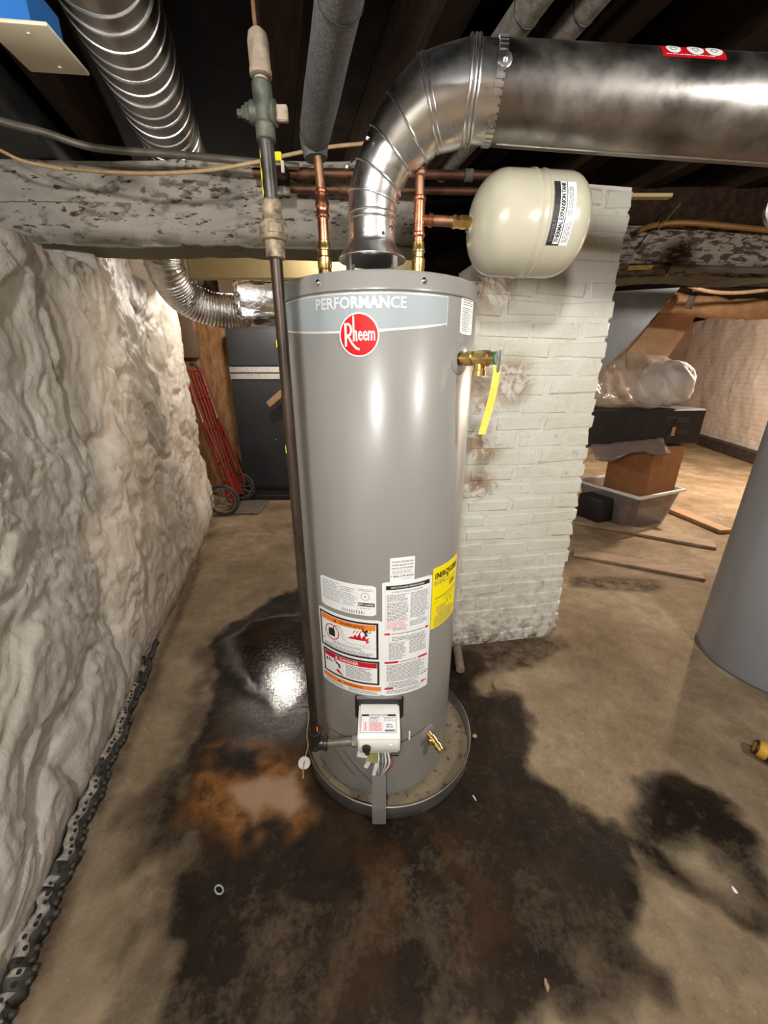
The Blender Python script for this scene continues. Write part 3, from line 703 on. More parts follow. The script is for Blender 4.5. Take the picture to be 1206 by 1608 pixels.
pr.poly(m_red, [(.060, .496), (.070, .499), (.084, .482), (.084, .479), (.074, .485), (.064, .490)]); stroke(m_ink, [(.062, .494), (.070, .489)], .003)
pr.lines(m_inkg, W*.47, .528, W-.030, 9, .0050, ragged=.25)
pr.rect(m_orange, .008, .452, W-.004, .466); pr.text(m_ink, 'WARNING', W*.42, .455, w=.060, h=.008); pr.poly(m_ink, [(W*.33, .455), (W*.37, .455), (W*.35, .464)], .0003)
pr.lines(m_inkg, .018, .4485, W*.45, 3, .004); pr.lines(m_inkg, W*.50, .4485, W-.012, 3, .0038, ragged=.1)
pr.frame(m_inkl, .008, .4365, W-.004, .451, .0006)
pr.done(ws, inkn)
# instruction sheet (right column)
W = arc(33.6); ins = sheet('instruction_label', 1.0, 34.7, .4335, .806, m_label, wh, r=.003); pr = Print(cmap(1.0), LZ)
pr.rect(m_ink, .010, .783, W-.008, .795); pr.text(m_label, 'INSTALLATION AND OPERATION DETAILS', W*.16, .7865, w=W*.66, h=.0052); pr.text(m_inkg, 'AUTOMATIC STORAGE WATER HEATER', W*.17, .7735, w=W*.62, h=.0048)
pr.frame(m_inkl, .008, .655, W-.006, .796, .0006)
pr.lines(m_inkg, .012, .768, W*.50, 5, .0044); pr.lines(m_inkg, .012, .744, W*.50, 13, .0044, ragged=.15); pr.lines(m_pink, .012, .686, W*.50, 5, .0044, ragged=.15); pr.lines(m_pink, .012, .663, W*.2, 1, .0044); pr.lines(m_inkg, .028, .664, W*.46, 2, .0044)
pr.lines(m_inkg, W*.54, .768, W-.010, 18, .0044, ragged=.2); pr.text(m_inkg, 'WARNING', W*.68, .6845, w=W*.14, h=.004); pr.lines(m_inkg, W*.54, .680, W-.012, 4, .0044)
def rbar(y, a, b, t, tw):
    pr.rect(m_red, .006, y, W*a, y+.0068); pr.rect(m_red, W*b, y, W-.006, y+.0068); pr.text(m_ink, t, W*(a+b)/2, y+.001, w=W*tw, h=.0045, align='c')
rbar(.643, .15, .88, 'FOR YOUR SAFETY READ BEFORE OPERATING', .66)
pr.frame(m_inkl, .018, .620, W-.012, .638, .0006); pr.lines(m_inkg, .026, .635, W-.016, 3, .0044, ragged=.1)
pr.lines(m_inkg, .018, .616, W*.46, 13, .0044, ragged=.2); pr.lines(m_inkg, W*.54, .625, W-.012, 12, .0044, ragged=.2)
rbar(.548, .32, .74, 'LIGHTING INSTRUCTIONS', .36)
pr.lines(m_inkg, .012, .543, W-.014, 13, .0046, ragged=.15); pr.lines(m_inkg, .018, .480, W*.78, 2, .0046); pr.ring(m_inkg, W*.88, .492, .004, .006, 16); pr.ring(m_inkg, W*.95, .492, .004, .006, 16)
pr.lines(m_inkg, .012, .470, W*.75, 2, .0046)
rbar(.456, .22, .84, 'TO TURN OFF GAS TO THE APPLIANCE', .54); pr.lines(m_inkg, .012, .452, W-.014, 3, .0044, ragged=.2)
pr.done(ins, inkn)
# return notice
W = arc(15.6); lb = sheet('return_notice_label', 5.7, 21.3, .8055, .874, m_label, wh, r=.001); pr = Print(cmap(5.7), LZ)
for k, t in enumerate(('DO NOT RETURN THIS', 'WATER HEATER TO THE', 'PLACE OF PURCHASE')): pr.text(m_ink, t, W/2, .860-k*.009, w=W*.86, h=.0050, align='c')
pr.lines(m_inkl, .005, .838, W-.005, 3, .0036); pr.text(m_ink, '1-866-279-4566', W/2, .8185, w=W*.92, h=.0066, align='c'); pr.lines(m_inkl, .03, .814, W-.005, 1, .003); pr.done(lb, inkn)
# energy label
W = arc(30.5); lb = sheet('energy_label', 35.5, 66, .627, .820, m_yellow, wh, r=.001); lb['label'] = 'yellow energy guide sticker'; pr = Print(cmap(35.5), LZ)
for q in (0, .0012): pr.text(m_ink, 'ENERGYGUIDE', .008+q, .785, w=W*.86, h=.018, l=.0003+q*.1)
stroke(m_ink, [(W*.50, .785), (W*.50, .776)], .006)
pr.lines(m_inkg, .006, .779, W*.45, 3, .005); pr.rect(m_ink, W*.34, .766, W*.92, .7675); pr.text(m_ink, '$285', W*.60, .742, w=W*.24, h=.018); pr.rect(m_ink, .012, .722, W*.95, .7245)
pr.lines(m_inkg, W*.33, .715, W*.8, 1, .004); pr.lines(m_inkg, .010, .714, .020, 1, .004); pr.rect(m_ink, W*.52, .690, W*.70, .705); pr.lines(m_inkg, W*.15, .694, W*.48, 3, .006); pr.lines(m_inkg, W*.2, .676, W*.7, 2, .006)
pr.lines(m_inkg, .012, .664, W-.012, 7, .0048, ragged=.2); pr.done(lb, inkn)

# --- relief valve
ph = 49.0; zc = 1.338; d = (cyl(ph, 0, 1)-cyl(ph, 0, 0)); q = cyl(ph, zc)
bm = B(); lathe(bm, [(.034, -.004), (.034, .0015), (.031, .003), (.015, .0032)], q, d, 32); esc = build('escutcheon', bm, m_cap, wh)
bm = B(); lathe(bm, [(.0165, 0), (.0165, .0042)], q, d, 20); build('opening', bm, m_black_pl, esc)
bm = B(); lathe(bm, [(.0125, 0), (.0125, .016), (.0155, .017), (.0155, .034), (.013, .036), (.0145, .040), (.0165, .046), (.0165, .072), (.013, .076), (.013, .088), (.009, .09)], q, d, 20)
lathe(bm, [(.0125, 0), (.0125, .024), (.0145, .025), (.0145, .036), (.010, .036)], q+d*.052, (0, 0, -1), 20)
rv = build('relief_valve', bm, m_brass, wh); rv['label'] = 'brass temperature relief valve'
side = d.cross(Vector((0, 0, 1)))
bm = B(); lathe(bm, [(.0135, 0), (.0135, .004)], q+d*.088, d, 20); build('green_washer', bm, mat('green_washer', (.02, .15, .09), None, rough=.4), rv)
bm = B(); prism(bm, [(-.004, .016), (.004, .016), (.0052, -.02), (.003, -.028), (-.003, -.028), (-.0052, -.02)], 'y', -.0016, .0016)
mt = Matrix((( -side.x, d.x, 0, 0), (-side.y, d.y, 0, 0), (0, 0, 1, 0), (0, 0, 0, 1)))
for v in bm.verts: v.co = Matrix.Translation(q+d*.096) @ (mt @ v.co)
build('lever', bm, m_chrome, rv)
bm = B(); k_ = 12; rows = []
for k in range(k_+1):
    t = k/k_; c = q+d*(.094-.010*t-.012*t*t)+Vector((0, -.004*math.sin(t*5), -.014-.150*t)); wv = (Vector((1, 0, 0))*.0075+side*-.003)*(1-.15*t)+Vector((0, .003*math.sin(t*4+1), 0))
    rows.append([c-wv, c+wv])
for lo in (0, .0008):
    vs = [[bm.verts.new(p+Vector((0, lo, 0))) for p in r_] for r_ in rows]
    for k in range(k_): bm.faces.new((vs[k][0], vs[k][1], vs[k+1][1], vs[k+1][0]))
bm.verts.ensure_lookup_table()
build('yellow_tag', bm, m_tag, rv)
# --- drain valve
ph = 38.5; q = cyl(ph, .228); d = cyl(ph, 0, 1)-cyl(ph, 0, 0); dd = (d+Vector((0, 0, -.35))).normalized()
bm = B(); lathe(bm, [(.030, -.004), (.030, .001), (.027, .0025), (.01, .0025)], q, d, 28); build('escutcheon', bm, m_cap, wh)
bm = B(); lathe(bm, [(.009, 0), (.009, .014), (.0125, .015), (.0125, .034), (.0105, .036), (.0105, .041), (.0125, .042), (.0125, .050), (.0105, .051), (.0105, .062), (.006, .062)], q, dd, 18)
lathe(bm, [(.007, 0), (.007, .018), (.0085, .019), (.0085, .024)], q+dd*.026, (dd.y, -dd.x, .35), 12)
build('drain_valve', bm, m_brass, wh)['label'] = 'brass drain valve'
# --- gas control
bm = B()
prism(bm, [(.868, .318), (.777, .314), (.770, .322), (.766, .372), (.772, .381), (.832, .402), (.868, .402)], 'x', -.072, .044)
bmesh.ops.bevel(bm, geom=[e for e in bm.edges if abs(e.calc_length()-.116) > .002 or True], offset=.005, segments=3, affect='EDGES')
gc = build('gas_control', bm, m_white_pl, wh, 40); gc['label'] = 'white gas control box with status light label'
bm = B(); box(bm, (-.014, .875, .385), (.142, .03, .085), bev=.006); build('dark_recess', bm, m_black_pl, wh)
a_, b_ = Vector((0, .775, .3835)), Vector((0, .829, .4025)); e2 = (b_-a_).normalized(); n2 = Vector((0, -e2.z, e2.y)); Ht = (b_-a_).length
fm = lambda s_, t_, l: Vector((-.014+s_, 0, 0))+a_+e2*t_+n2*(l+.0004)
pr = Print(fm, .0006)
x0, x1 = -.050, .048
pr.rect(m_label, x0, .004, x1, Ht-.004, 0, 1); pr.frame(m_inkg, x0, .004, x1, Ht-.004, .0012, .0004); pr.rect(m_ink, x0+.002, Ht-.0095, x1-.002, Ht-.004, .0004, 1)
pr.rect(m_label, -.028, Ht-.0090, .024, Ht-.0045, .0006, 1); pr.text(m_ink, 'STATUS LIGHT CODE', -.027, Ht-.0088, w=.050, h=.0038, l=.001)
pr.lines(m_inkg, -.026, Ht-.012, .004, 4, .0034, l=.0005); pr.lines(m_pink, -.026, Ht-.026, .008, 8, .0029, l=.0005, fill=.6, ragged=.1); pr.lines(m_pink, -.040, Ht-.024, -.033, 8, .003, l=.0005, fill=.6)
pr.lines(m_inkl, .014, Ht-.012, .044, 4, .003, l=.0005); pr.lines(m_inkg, .020, Ht-.030, .040, 2, .006, l=.0005); pr.rect(m_inkg, .016, .008, .044, .013, .0005, 1)
for xq in (-.043, -.029, .011): pr.rect(m_inkl, xq, .006, xq+.0006, Ht-.010, .0005, 1)
pr.done(gc, inkn)
bm = B(); lathe(bm, [(.0125, 0), (.0125, .004), (.0105, .012), (.008, .0125)], (-.048, .770, .345), (0, -1, .03), 20); build('knob', bm, m_black_pl, gc)
bm = B(); lathe(bm, [(.0045, 0), (.0045, .002), (.003, .0025)], (.018, .767, .355), (0, -1, 0), 14); build('button', bm, m_label, gc)
bm = B(); box(bm, (.030, .774, .315), (.022, .012, .010), bev=.002); build('dark_clip', bm, m_black_pl, gc)
bm = B(); box(bm, (-.047, .778, .312), (.012, .01, .008), bev=.001); build('dark_clip', bm, m_black_pl, gc)
bm = B(); box(bm, (-.060, .785, .302), (.030, .006, .030), Matrix.Rotation(.2, 3, 'Y'), bev=.002); build('bracket', bm, m_white_pl, gc)
# lower access door seam, wiring recess and strip over the pan
bm = B(); poly = [(-15, .300), (13, .300), (12, .245), (6, .165), (-1, .105), (-9, .165), (-16, .250)]
vs = [bm.verts.new(cyl(p, z_, .0008)) for p, z_ in poly]; bm.faces.new(vs); build('wiring_recess', bm, m_black_pl, wh, flat=True)
def cblade(name, pts, wdt, m, parent):
    bm = B(); tube(bm, pts, wdt, 8); return build(name, bm, m, parent)
for (pa, za, pb, zb_) in ((-42, .235, -15, .245), (13, .240, 36, .262), (-62, .235, -20, .085), (-30, .175, -4, .06)):
    bm = B(); n = 8; vs0 = []; vs1 = []
    for k in range(n+1):
        p = pa+(pb-pa)*k/n; z_ = za+(zb_-za)*k/n; vs0.append(bm.verts.new(cyl(p, z_, .0007))); vs1.append(bm.verts.new(cyl(p, z_+.003, .0007)))
    for k in range(n): bm.faces.new((vs0[k], vs0[k+1], vs1[k+1], vs1[k]))
    build('door_seam', bm, m_black_pl, wh, flat=True)
wc = [m_white_pl, mat('olive_card', (.30, .29, .10), None, rough=.6), m_white_pl]
cols = [(m_label, .010, .002), (m_label, .016, .0025), (m_red, .022, .0012), (m_inkl, .005, .002), (m_label, -.002, .0015)]
for k, (mm, dx, r_) in enumerate(cols):
    cblade('wire', spline([(-.012+dx*1.2, .800, .310), (-.012+dx*1.7, .788, .262), (-.014+dx*1.0, .806, .200), (-.014+dx*.3, .850, .120)], 6), r_, mm, wh)
bm = B(); box(bm, (-.032, .816, .262), (.036, .003, .052), Matrix.Rotation(-.35, 3, 'X') @ Matrix.Rotation(.15, 3, 'Y')); build('olive_card', bm, wc[1], wh)
bm = B(); box(bm, (-.046, .818, .222), (.013, .008, .044), Matrix.Rotation(.4, 3, 'Y'), bev=.002); build('connector', bm, m_white_pl, wh)
bm = B(); box(bm, (-.024, .826, .195), (.011, .003, .075), Matrix.Rotation(.2, 3, 'Y')); build('white_tab', bm, m_label, wh)
bm = B(); vs = prism(bm, [(.866, .158), (.852, .163), (.7875, .075), (.7840, .062), (.7840, .002), (.7900, .002), (.7900, .060), (.866, .146)], 'x', -.036, .006); build('front_strip', bm, mat('strip_metal', srgb(112, 110, 106), None, rough=.75, spec=.15), wh, 30)
bm = B(); box(bm, (.078, .8745, .262), (.006, .003, .034), rz(rad(22)) , bev=.001); build('sight_slot', bm, m_label, wh)
# --- draft hood on top
FX, FY = -.029, 1.10
bm = B(); lathe(bm, [(.082, 1.566), (.0825, 1.568), (.075, 1.578), (.060, 1.594), (.0565, 1.600), (.0565, 1.606)], (FX, FY, 0), seg=48, cap=False); dh = build('draft_hood', bm, m_galv, wh)
for a in range(4):
    bm = B(); an = rad(45+90*a); c = Vector((FX+.076*math.cos(an), FY+.076*math.sin(an), 1.535)); box(bm, c, (.005, .014, .074), rz(an)); build('hood_leg', bm, m_galv, dh)
bm = B(); lathe(bm, [(.052, 1.5005), (.052, 1.512), (.048, 1.513)], (FX, FY, 0), seg=32); build('flue_collar', bm, m_black_pl, dh)

# ================================================================ DRAIN PAN
pc = (.017, 1.10, 0); pan = thing('drain_pan', 'shallow round metal drain pan with a rolled rim under the grey water heater', 'drain pan', pc)
bm = B(); lathe(bm, [(.296, .002), (.300, .006), (.3015, .058), (.3035, .061), (.3055, .059), (.3045, .056), (.3025, .0555), (.3022, .004), (.298, .0005), (0.001, .0005)][::-1], pc, seg=96, cap=False); build('pan_wall', bm, m_pan, pan, 50)
bm = B(); lathe(bm, [(.001, .0075), (.293, .0075), (.2975, .010)], pc, seg=96, cap=False); lathe(bm, [(.293, .0075), (.296, .002), (.001, .002)], pc, seg=96, cap=False); build('pan_floor', bm, m_panfloor, pan)

# ================================================================ FLUE PIPE
fp = thing('flue_pipe', 'shiny galvanised flue rising from the water heater and turning right', 'flue pipe', (FX, FY, 1.60))
V = Vector
bm = B(); lathe(bm, [(.0560, 1.600), (.0560, 1.655)], (FX, FY, 0), seg=40); c1 = build('lower_collar', bm, m_galv, fp)
for q_ in (1.645, 1.657):
    bm = B(); torus(bm, (FX, FY, q_), (0, 0, 1), .0565, .0025, 40); build('bead', bm, m_galv, c1)
path = [V((FX, FY, 1.652)), V((FX+.001, FY, 1.675)), V((-.024, 1.097, 1.700)), V((-.012, 1.088, 1.735)), V((.012, 1.08, 1.768)), V((.032, 1.07, 1.785)), V((.052, 1.06, 1.800)), V((.072, 1.05, 1.815)), V((.095, 1.04, 1.826)), V((.135, 1.02, 1.832)), V((.173, 1.0, 1.832))]
secs = [('elbow_gore', [(FX, FY, 1.652), (FX+.003, FY, 1.690)], [.0565, .0572], (0, 0, 1), (.25, -.05, 1)),
        ('elbow_gore', [(FX+.003, FY, 1.690), (-.012, 1.095, 1.730)], [.0578, .0585], (.25, -.05, 1), (.55, -.14, .85)),
        ('slanted_collar', [(-.012, 1.095, 1.730), (.016, 1.085, 1.775)], [.0590, .0600], (.55, -.14, .85), (.7, -.2, .72)),
        ('increaser', [(.016, 1.085, 1.775), (.052, 1.070, 1.806)], [.0610, .0700], (.7, -.2, .72), (.8, -.25, .6)),
        ('wide_gore', [(.052, 1.070, 1.806), (.094, 1.055, 1.835)], [.0715, .0770], (.8, -.25, .6), (.94, -.2, .30)),
        ('wide_elbow', [(.094, 1.055, 1.835), (.178, 1.042, 1.848)], [.0785, .0790], (.94, -.2, .30), (1, -.06, -.03)),
        ('end_collar', [(.178, 1.042, 1.848), (.236, 1.039, 1.845)], [.0765, .0760], (1, -.06, -.03), (1, -.06, -.085))]
for i, (nm, pts, rr, d0, d1) in enumerate(secs):
    bm = B(); data = []; k_ = 6
    for k in range(k_+1):
        t = k/k_; d = (V(d0).normalized()*(1-t)+V(d1).normalized()*t).normalized(); c = V(pts[0]).lerp(V(pts[1]), t)
        yv = V((0, 1, 0)); yv = (yv-d*yv.dot(d)).normalized(); xv = yv.cross(d)
        data.append((c, xv, yv, rr[0]+(rr[1]-rr[0])*t))
    rings(bm, data, 48, True); o = build(nm, bm, m_galv, fp)
    if i < 6:
        for q_ in {4: (0, .009), 5: (-.009, 0, .007)}.get(i, (0,)):
            bm = B(); torus(bm, V(pts[1])+V(d1)*q_, d1, rr[1]+.0010, .0027, 48); build('bead', bm, m_galv, o)
for p in ((545, 262), (577, 217), (614, 358)):
    c = P(p[0], p[1], y=1.035); bm = B(); lathe(bm, [(.0045, 0), (.0045, .003), (.002, .005)], c, (0, -1, -.2), 10); build('screw', bm, m_chrome, fp)
HD = V((1, -.064, -.085)).normalized(); H0 = V((.230, 1.040, 1.846)); HL = 1.25
bm = B(); xv, yv, _ = frame(HD); rings(bm, [(H0+HD*t, xv, yv, .0775) for t in np.linspace(0, HL, 12)], 64, True); hp = build('horizontal_run', bm, m_galv_dull, fp)
bm = B()
for k in range(44):   # crimped end tabs
    a = 2*PI*k/44; r_ = .0782; c = H0-HD*.004+(xv*math.cos(a)+yv*math.sin(a))*r_
    n_ = (xv*math.cos(a)+yv*math.sin(a)); tt = HD.cross(n_); R = Matrix((HD, tt, n_)).transposed(); box(bm, c, (.016, .0075, .003), R)
cr = build('crimped_edge', bm, m_galv, hp)
bm = B(); c = H0+HD*-.004+V((0, -.077, .012)); lathe(bm, [(.014, -.004), (.0135, .001), (.011, .002)], c, (0, -1, .1), 20); lathe(bm, [(.005, .002), (.005, .005), (.002, .007)], c, (0, -1, .1), 10); build('screw_boss', bm, m_galv, hp)
bm = B(); tube(bm, [H0+HD*.01+V((0, -.0, -.0775)), H0+HD*HL+V((0, 0, -.0775))], .0022, 8); build('lock_seam', bm, m_galv, hp)
# red sticker on the run
def hmap(t0):
    def f(s_, t_, l):
        a = rad(26)+t_/.0775; nrm = V((0, -math.cos(a), math.sin(a))); return H0+HD*(t0+s_)+nrm*(.0775+l)
    return f
hs = None
bm = B(); f = hmap(.285); n = 8; gr = [[bm.verts.new(f(.115*i/n, -.0+.034*j/4, .0006)) for j in range(5)] for i in range(n+1)]
for i in range(n):
    for j in range(4): bm.faces.new((gr[i][j], gr[i+1][j], gr[i+1][j+1], gr[i][j+1]))
stk = build('red_sticker', bm, m_redstk, hp); pr = Print(f, .0011)
for cx in (.022, .062, .096): pr.ring(m_label, cx, .022, 0, .0135 if cx < .05 else .015, 24, .0001); pr.ring(m_inkg, cx, .022, .005, .0062, 16, .0003); stroke(m_inkg, [(cx-.006, .020), (cx+.006, .026)], .0012)
pr.lines(m_label, .006, .006, .110, 1, .003); pr.done(stk, inkn)

# ================================================================ COPPER RISERS
def beadprof(z0, z1, r, b=.0028, w_=.004): return [(r, z0), (r+b*.2, z0+.0005), (r+b, z0+w_*.5), (r+b*.2, z0+w_)]
cxl = -.146
left = thing('copper_riser', 'copper and brass water pipe rising left of the flue into grey foam', 'pipe', (cxl, 1.10, 1.50))
bm = B(); lathe(bm, [(.0165, 1.50), (.0165, 1.545), (.0155, 1.548), (.0175, 1.552), (.0175, 1.572), (.0145, 1.576), (.0145, 1.586), (.0168, 1.588), (.0168, 1.594), (.0148, 1.597), (.0148, 1.606), (.012, 1.608)], (cxl, 1.10, 0), seg=20); build('brass_nipple', bm, m_brass, left)
bm = B(); tube(bm, [(cxl, 1.10, 1.60), (cxl, 1.10, 1.665)], .0125, 16); build('copper_stub', bm, m_copper, left)
bm = B(); lathe(bm, [(.0135, 1.652), (.0165, 1.655), (.0165, 1.660), (.014, 1.664), (.014, 1.672), (.0165, 1.676), (.016, 1.684), (.012, 1.692), (.012, 1.700), (.0145, 1.702), (.0145, 1.707), (.0115, 1.710)], (cxl, 1.10, 0), seg=20); build('press_fitting', bm, m_copper, left)
bm = B(); tube(bm, spline([(cxl, 1.10, 1.70), (cxl-.003, 1.10, 1.74), (cxl-.007, 1.10, 1.80)], 4), .0105, 14); build('copper_pipe', bm, m_copper_old, left)
# foam sleeve
fo = P(492, 200, y=1.10); z0 = 1.805
A_ = V((-.158, 1.105, z0)); D_ = V((-.262, .965, 0)).normalized()*-1
ins_ = thing('insulated_pipe', 'thick grey foam pipe sleeve coming towards the viewer left of the flue', 'pipe', tuple(A_))
bm = B(); tube(bm, [A_+D_*t for t in np.linspace(.03, 1.6, 14)], [.0335+.0008*math.sin(k*2.1) for k in range(14)], 24); build('foam_sleeve', bm, m_foam, ins_)
bm = B(); tube(bm, [A_+V((0.002, 0, -.036)), A_+V((0, 0, -.012)), A_+D_*.012+V((0, 0, -.002)), A_+D_*.036], [.026, .031, .033, .0325], 24); build('foam_elbow', bm, m_foam, ins_)
for q_ in (.040, .37):
    bm = B(); torus(bm, A_+D_*q_, D_, .0340, .0013, 28, 6); build('tie', bm, m_black_pl, ins_)
for k, (u0, r_) in enumerate(((838, .030), (930, .026))):
    zc = 2.02 + .0*k; p = P(u0, 0, z=zc-.01); d = V((-.262, .965, 0)).normalized()
    t = thing('insulated_pipe', ('dusty foam covered pipe crossing just above the flue joint', 'thin dim foam covered pipe right of the dusty one above the flue')[k], 'pipe', tuple(p))
    bm = B(); tube(bm, [p+d*t_ for t_ in np.linspace(-1.3, 1.2, 12)], r_, 20); build('foam_sleeve', bm, m_foam_old, t)
    bm = B(); torus(bm, p+d*.02, d, r_+.0005, .0015, 24, 6); build('tie', bm, m_black_pl, t)
cxr = .084
right = thing('copper_tee_riser', 'copper and brass water pipe with a tee branching to the cream tank', 'pipe', (cxr, 1.10, 1.50))
bm = B(); lathe(bm, [(.0155, 1.50), (.0155, 1.548), (.0165, 1.552), (.0165, 1.570), (.0135, 1.574), (.0135, 1.583), (.0158, 1.585), (.0158, 1.591), (.0138, 1.594), (.0138, 1.604), (.0115, 1.606)], (cxr, 1.10, 0), seg=20); build('brass_nipple', bm, m_brass, right)
bm = B(); tube(bm, [(cxr, 1.10, 1.60), (cxr, 1.10, 1.63)], .0115, 16); build('copper_stub', bm, m_copper, right)
bm = B(); lathe(bm, [(.0125, 1.615), (.0150, 1.618), (.0150, 1.623), (.0128, 1.626), (.0128, 1.686), (.0150, 1.689), (.0150, 1.694), (.0125, 1.697)], (cxr, 1.10, 0), seg=20)
lathe(bm, [(.0115, 0), (.0115, .022), (.0145, .024), (.0145, .030), (.0122, .032)], (cxr, 1.10, 1.651), (1, .12, 0), 20); build('tee', bm, m_copper, right)
bm = B(); tube(bm, [(cxr+.02, 1.1025, 1.651), (cxr+.092, 1.111, 1.650)], .0112, 16); build('branch', bm, m_copper_old, right)
bm = B(); lathe(bm, [(.0125, 0), (.0145, .003), (.0145, .008), (.0128, .011), (.0128, .018), (.0145, .020), (.0145, .034), (.0118, .036), (.0118, .050)], (cxr+.080, 1.1097, 1.650), (1, .12, 0), 6); build('brass_union', bm, m_brass, right)
bm = B(); tube(bm, spline([(cxr, 1.10, 1.69), (cxr-.001, 1.10, 1.735), (cxr, 1.105, 1.775), (cxr+.01, 1.16, 1.815), (cxr+.02, 1.30, 1.83), (cxr+.03, 1.60, 1.93)], 6), .0105, 14); build('copper_pipe', bm, m_copper_old, right)
bm = B(); lathe(bm, [(.0115, 1.733), (.0142, 1.736), (.0142, 1.742), (.0115, 1.745)], (cxr, 1.10, 0), seg=18); build('fitting', bm, m_copper_old, right)
bm = B(); lathe(bm, [(.0125, 1.750), (.0135, 1.760), (.012, 1.772)], (cxr, 1.101, 0), seg=18); build('fitting', bm, m_copper_old, right)
# copper runs along the beam
for k, (z_, y_, x0, x1) in enumerate(((1.955, 1.645, -.45, .62), (1.915, 1.660, -.33, .60))):
    t = thing('copper_run', ('upper aged copper pipe running along the top of the peeling beam', 'lower aged copper pipe running along the peeling beam behind the flue')[k], 'pipe', (x0, y_, z_))
    bm = B(); tube(bm, [(x0, y_, z_), (x1, y_, z_-.01)], .0145 if k == 0 else .012, 14); build('pipe', bm, m_copper_dark, t)
    for xq in ((-.30, .10) if k == 0 else (-.16, .35)):
        bm = B(); lathe(bm, [(.0155, 0), (.0175, .003), (.0175, .045), (.0155, .048)], (xq, y_, z_-.003), (1, 0, -.009), 16); build('coupling', bm, m_copper_dark, t)
    if k == 0:
        bm = B(); c = P(737, 266, y=1.64); lathe(bm, [(.017, 0), (.018, .002), (.018, .026), (.017, .028)], (c.x-.014, y_, z_-.007), (1, 0, -.009), 16); build('pale_clip', bm, m_foam_old, t)

# ================================================================ EXPANSION TANK
ec = V((.206, 1.125, 1.649)); ED = V((1, .06, -.012)).normalized(); ER = .108
et = thing('expansion_tank', 'cream thermal expansion tank lying sideways under the flue', 'expansion tank', tuple(ec))
prof = [(.013, -.002), (.016, .0), (.020, .0045)]
for k in range(1, 13):
    a = k/12*PI/2; prof.append((.020+(ER-.020)*math.sin(a), .0045+.072*(1-math.cos(a))))
prof += [(ER, .128), (ER+.0025, .131), (ER+.0025, .136), (ER, .139), (ER, .154), (ER+.0018, .156), (ER+.0018, .159), (ER, .161), (ER, .215)]
for k in range(1, 12):
    a = k/11*PI/2; prof.append((max(.001, ER*math.cos(a)**.75), .215+.068*math.sin(a)))
bm = B(); lathe(bm, prof, ec, ED, 64); eb = build('tank_shell', bm, m_cream, et, 40)
bm = B(); hexprism(bm, ec-ED*.004, ED, .017, .007); build('fitting_nut', bm, m_galv_dull, et)
_, ey_, _ = frame(ED)
def emap(s_, t_, l):   # s up the circumference from a front point, t along the tank towards the dome
    a = s_/ER; nrm = V((0, -math.cos(a), math.sin(a))); nrm = (nrm-ED*nrm.dot(ED)).normalized(); return ec+ED*(.212-t_)+nrm*(ER+l)
bm = B(); n = 14; s0, s1 = -.065, .060
gr = [[bm.verts.new(emap(s0+(s1-s0)*i/n, .050*j/2, .0005)) for j in range(3)] for i in range(n+1)]
for i in range(n):
    for j in range(2): bm.faces.new((gr[i][j], gr[i+1][j], gr[i+1][j+1], gr[i][j+1]))
el = build('tank_label', bm, m_label, et); pr = Print(emap, .0009)
def erect(m, a, b, c, d, l=0): pr.rect(m, a, b, c, d, l)
erect(m_ink, s0, .0355, s1, .050); erect(m_ink, s0+.001, .0195, s1, .0215); erect(m_ink, s0, .0195, s0+.003, .036)
pr.text(m_label, 'THERMAL EXPANSION TANK', s0+.006, .0235, w=(s1-s0)*.93, h=.0098) if False else pr.text(m_ink, 'THERMAL EXPANSION TANK', s0+.006, .0240, w=(s1-s0)*.93, h=.0098)
pr.text(m_ink, 'THERMAL EXPANSION TANK', s0+.0065, .0240, w=(s1-s0)*.93, h=.0098, l=.0005)
pr.text(m_inkg, 'EVERBILT', s0+.008, .0395, w=.040, h=.0075, l=.0006)
pr.lines(m_inkg, s0+.006, .016, s0+.045, 4, .0036); pr.lines(m_inkg, s0+.055, .016, s1-.012, 3, .0036); pr.done(el, inkn)

# ================================================================ GAS PIPE
GX, GY = -.188, .78
gp = thing('gas_pipe', 'dark iron gas pipe running down in front of the water heater with shutoff valve', 'gas pipe', (GX, GY, .33))
bm = B(); tube(bm, [(GX, GY, .370), (GX-.001, GY, .9), (GX, GY, 1.515)], .0108, 20); lp = build('lower_pipe', bm, m_iron, gp)
bm = B(); tube(bm, spline([(GX, GY, .392), (GX, GY, .362), (GX+.006, GY, .350), (GX+.030, GY, .347)], 5), .0160, 18)
lathe(bm, [(.0165, 0), (.0195, .002), (.0195, .010), (.0165, .012)], (GX, GY, .384), (0, 0, 1), 18); lathe(bm, [(.0165, 0), (.019, .002), (.019, .009), (.0165, .011)], (GX+.022, GY, .347), (1, 0, 0), 18)
lathe(bm, [(.016, 0), (.017, -.004), (.017, -.016), (.012, -.022)], (GX, GY, .350), (0, 0, 1), 18); build('elbow_tee', bm, m_iron_up, gp)
bm = B(); tube(bm, [(GX+.03, GY, .347), (-.062, GY+.006, .350)], .0112, 16); nip = build('nipple', bm, m_conduit, gp)
bm = B(); lathe(bm, [(.0150, 0), (.0165, .003), (.0165, .013), (.0150, .015)], (-.088, GY+.005, .350), (1, 0, 0), 8); build('nut', bm, m_seam, gp)
bm = B(); box(bm, (GX+.0085, GY-.0085, .408), (.003, .002, .014)); build('orange_mark', bm, m_orange, lp)
zu = P(428, 365, y=GY).z
bm = B(); lathe(bm, [(.0135, -.040), (.0165, -.038), (.0165, -.014), (.0205, -.012), (.0225, -.008), (.0225, .012), (.0205, .015), (.0155, .017), (.0165, .020), (.0165, .042), (.0135, .045)], (GX, GY, zu), (0, 0, 1), 16); un = build('union', bm, m_union, gp)
bm = B(); hexprism(bm, (GX, GY, zu-.006), (0, 0, 1), .0245, .016, 8); build('union_nut', bm, m_union, un)
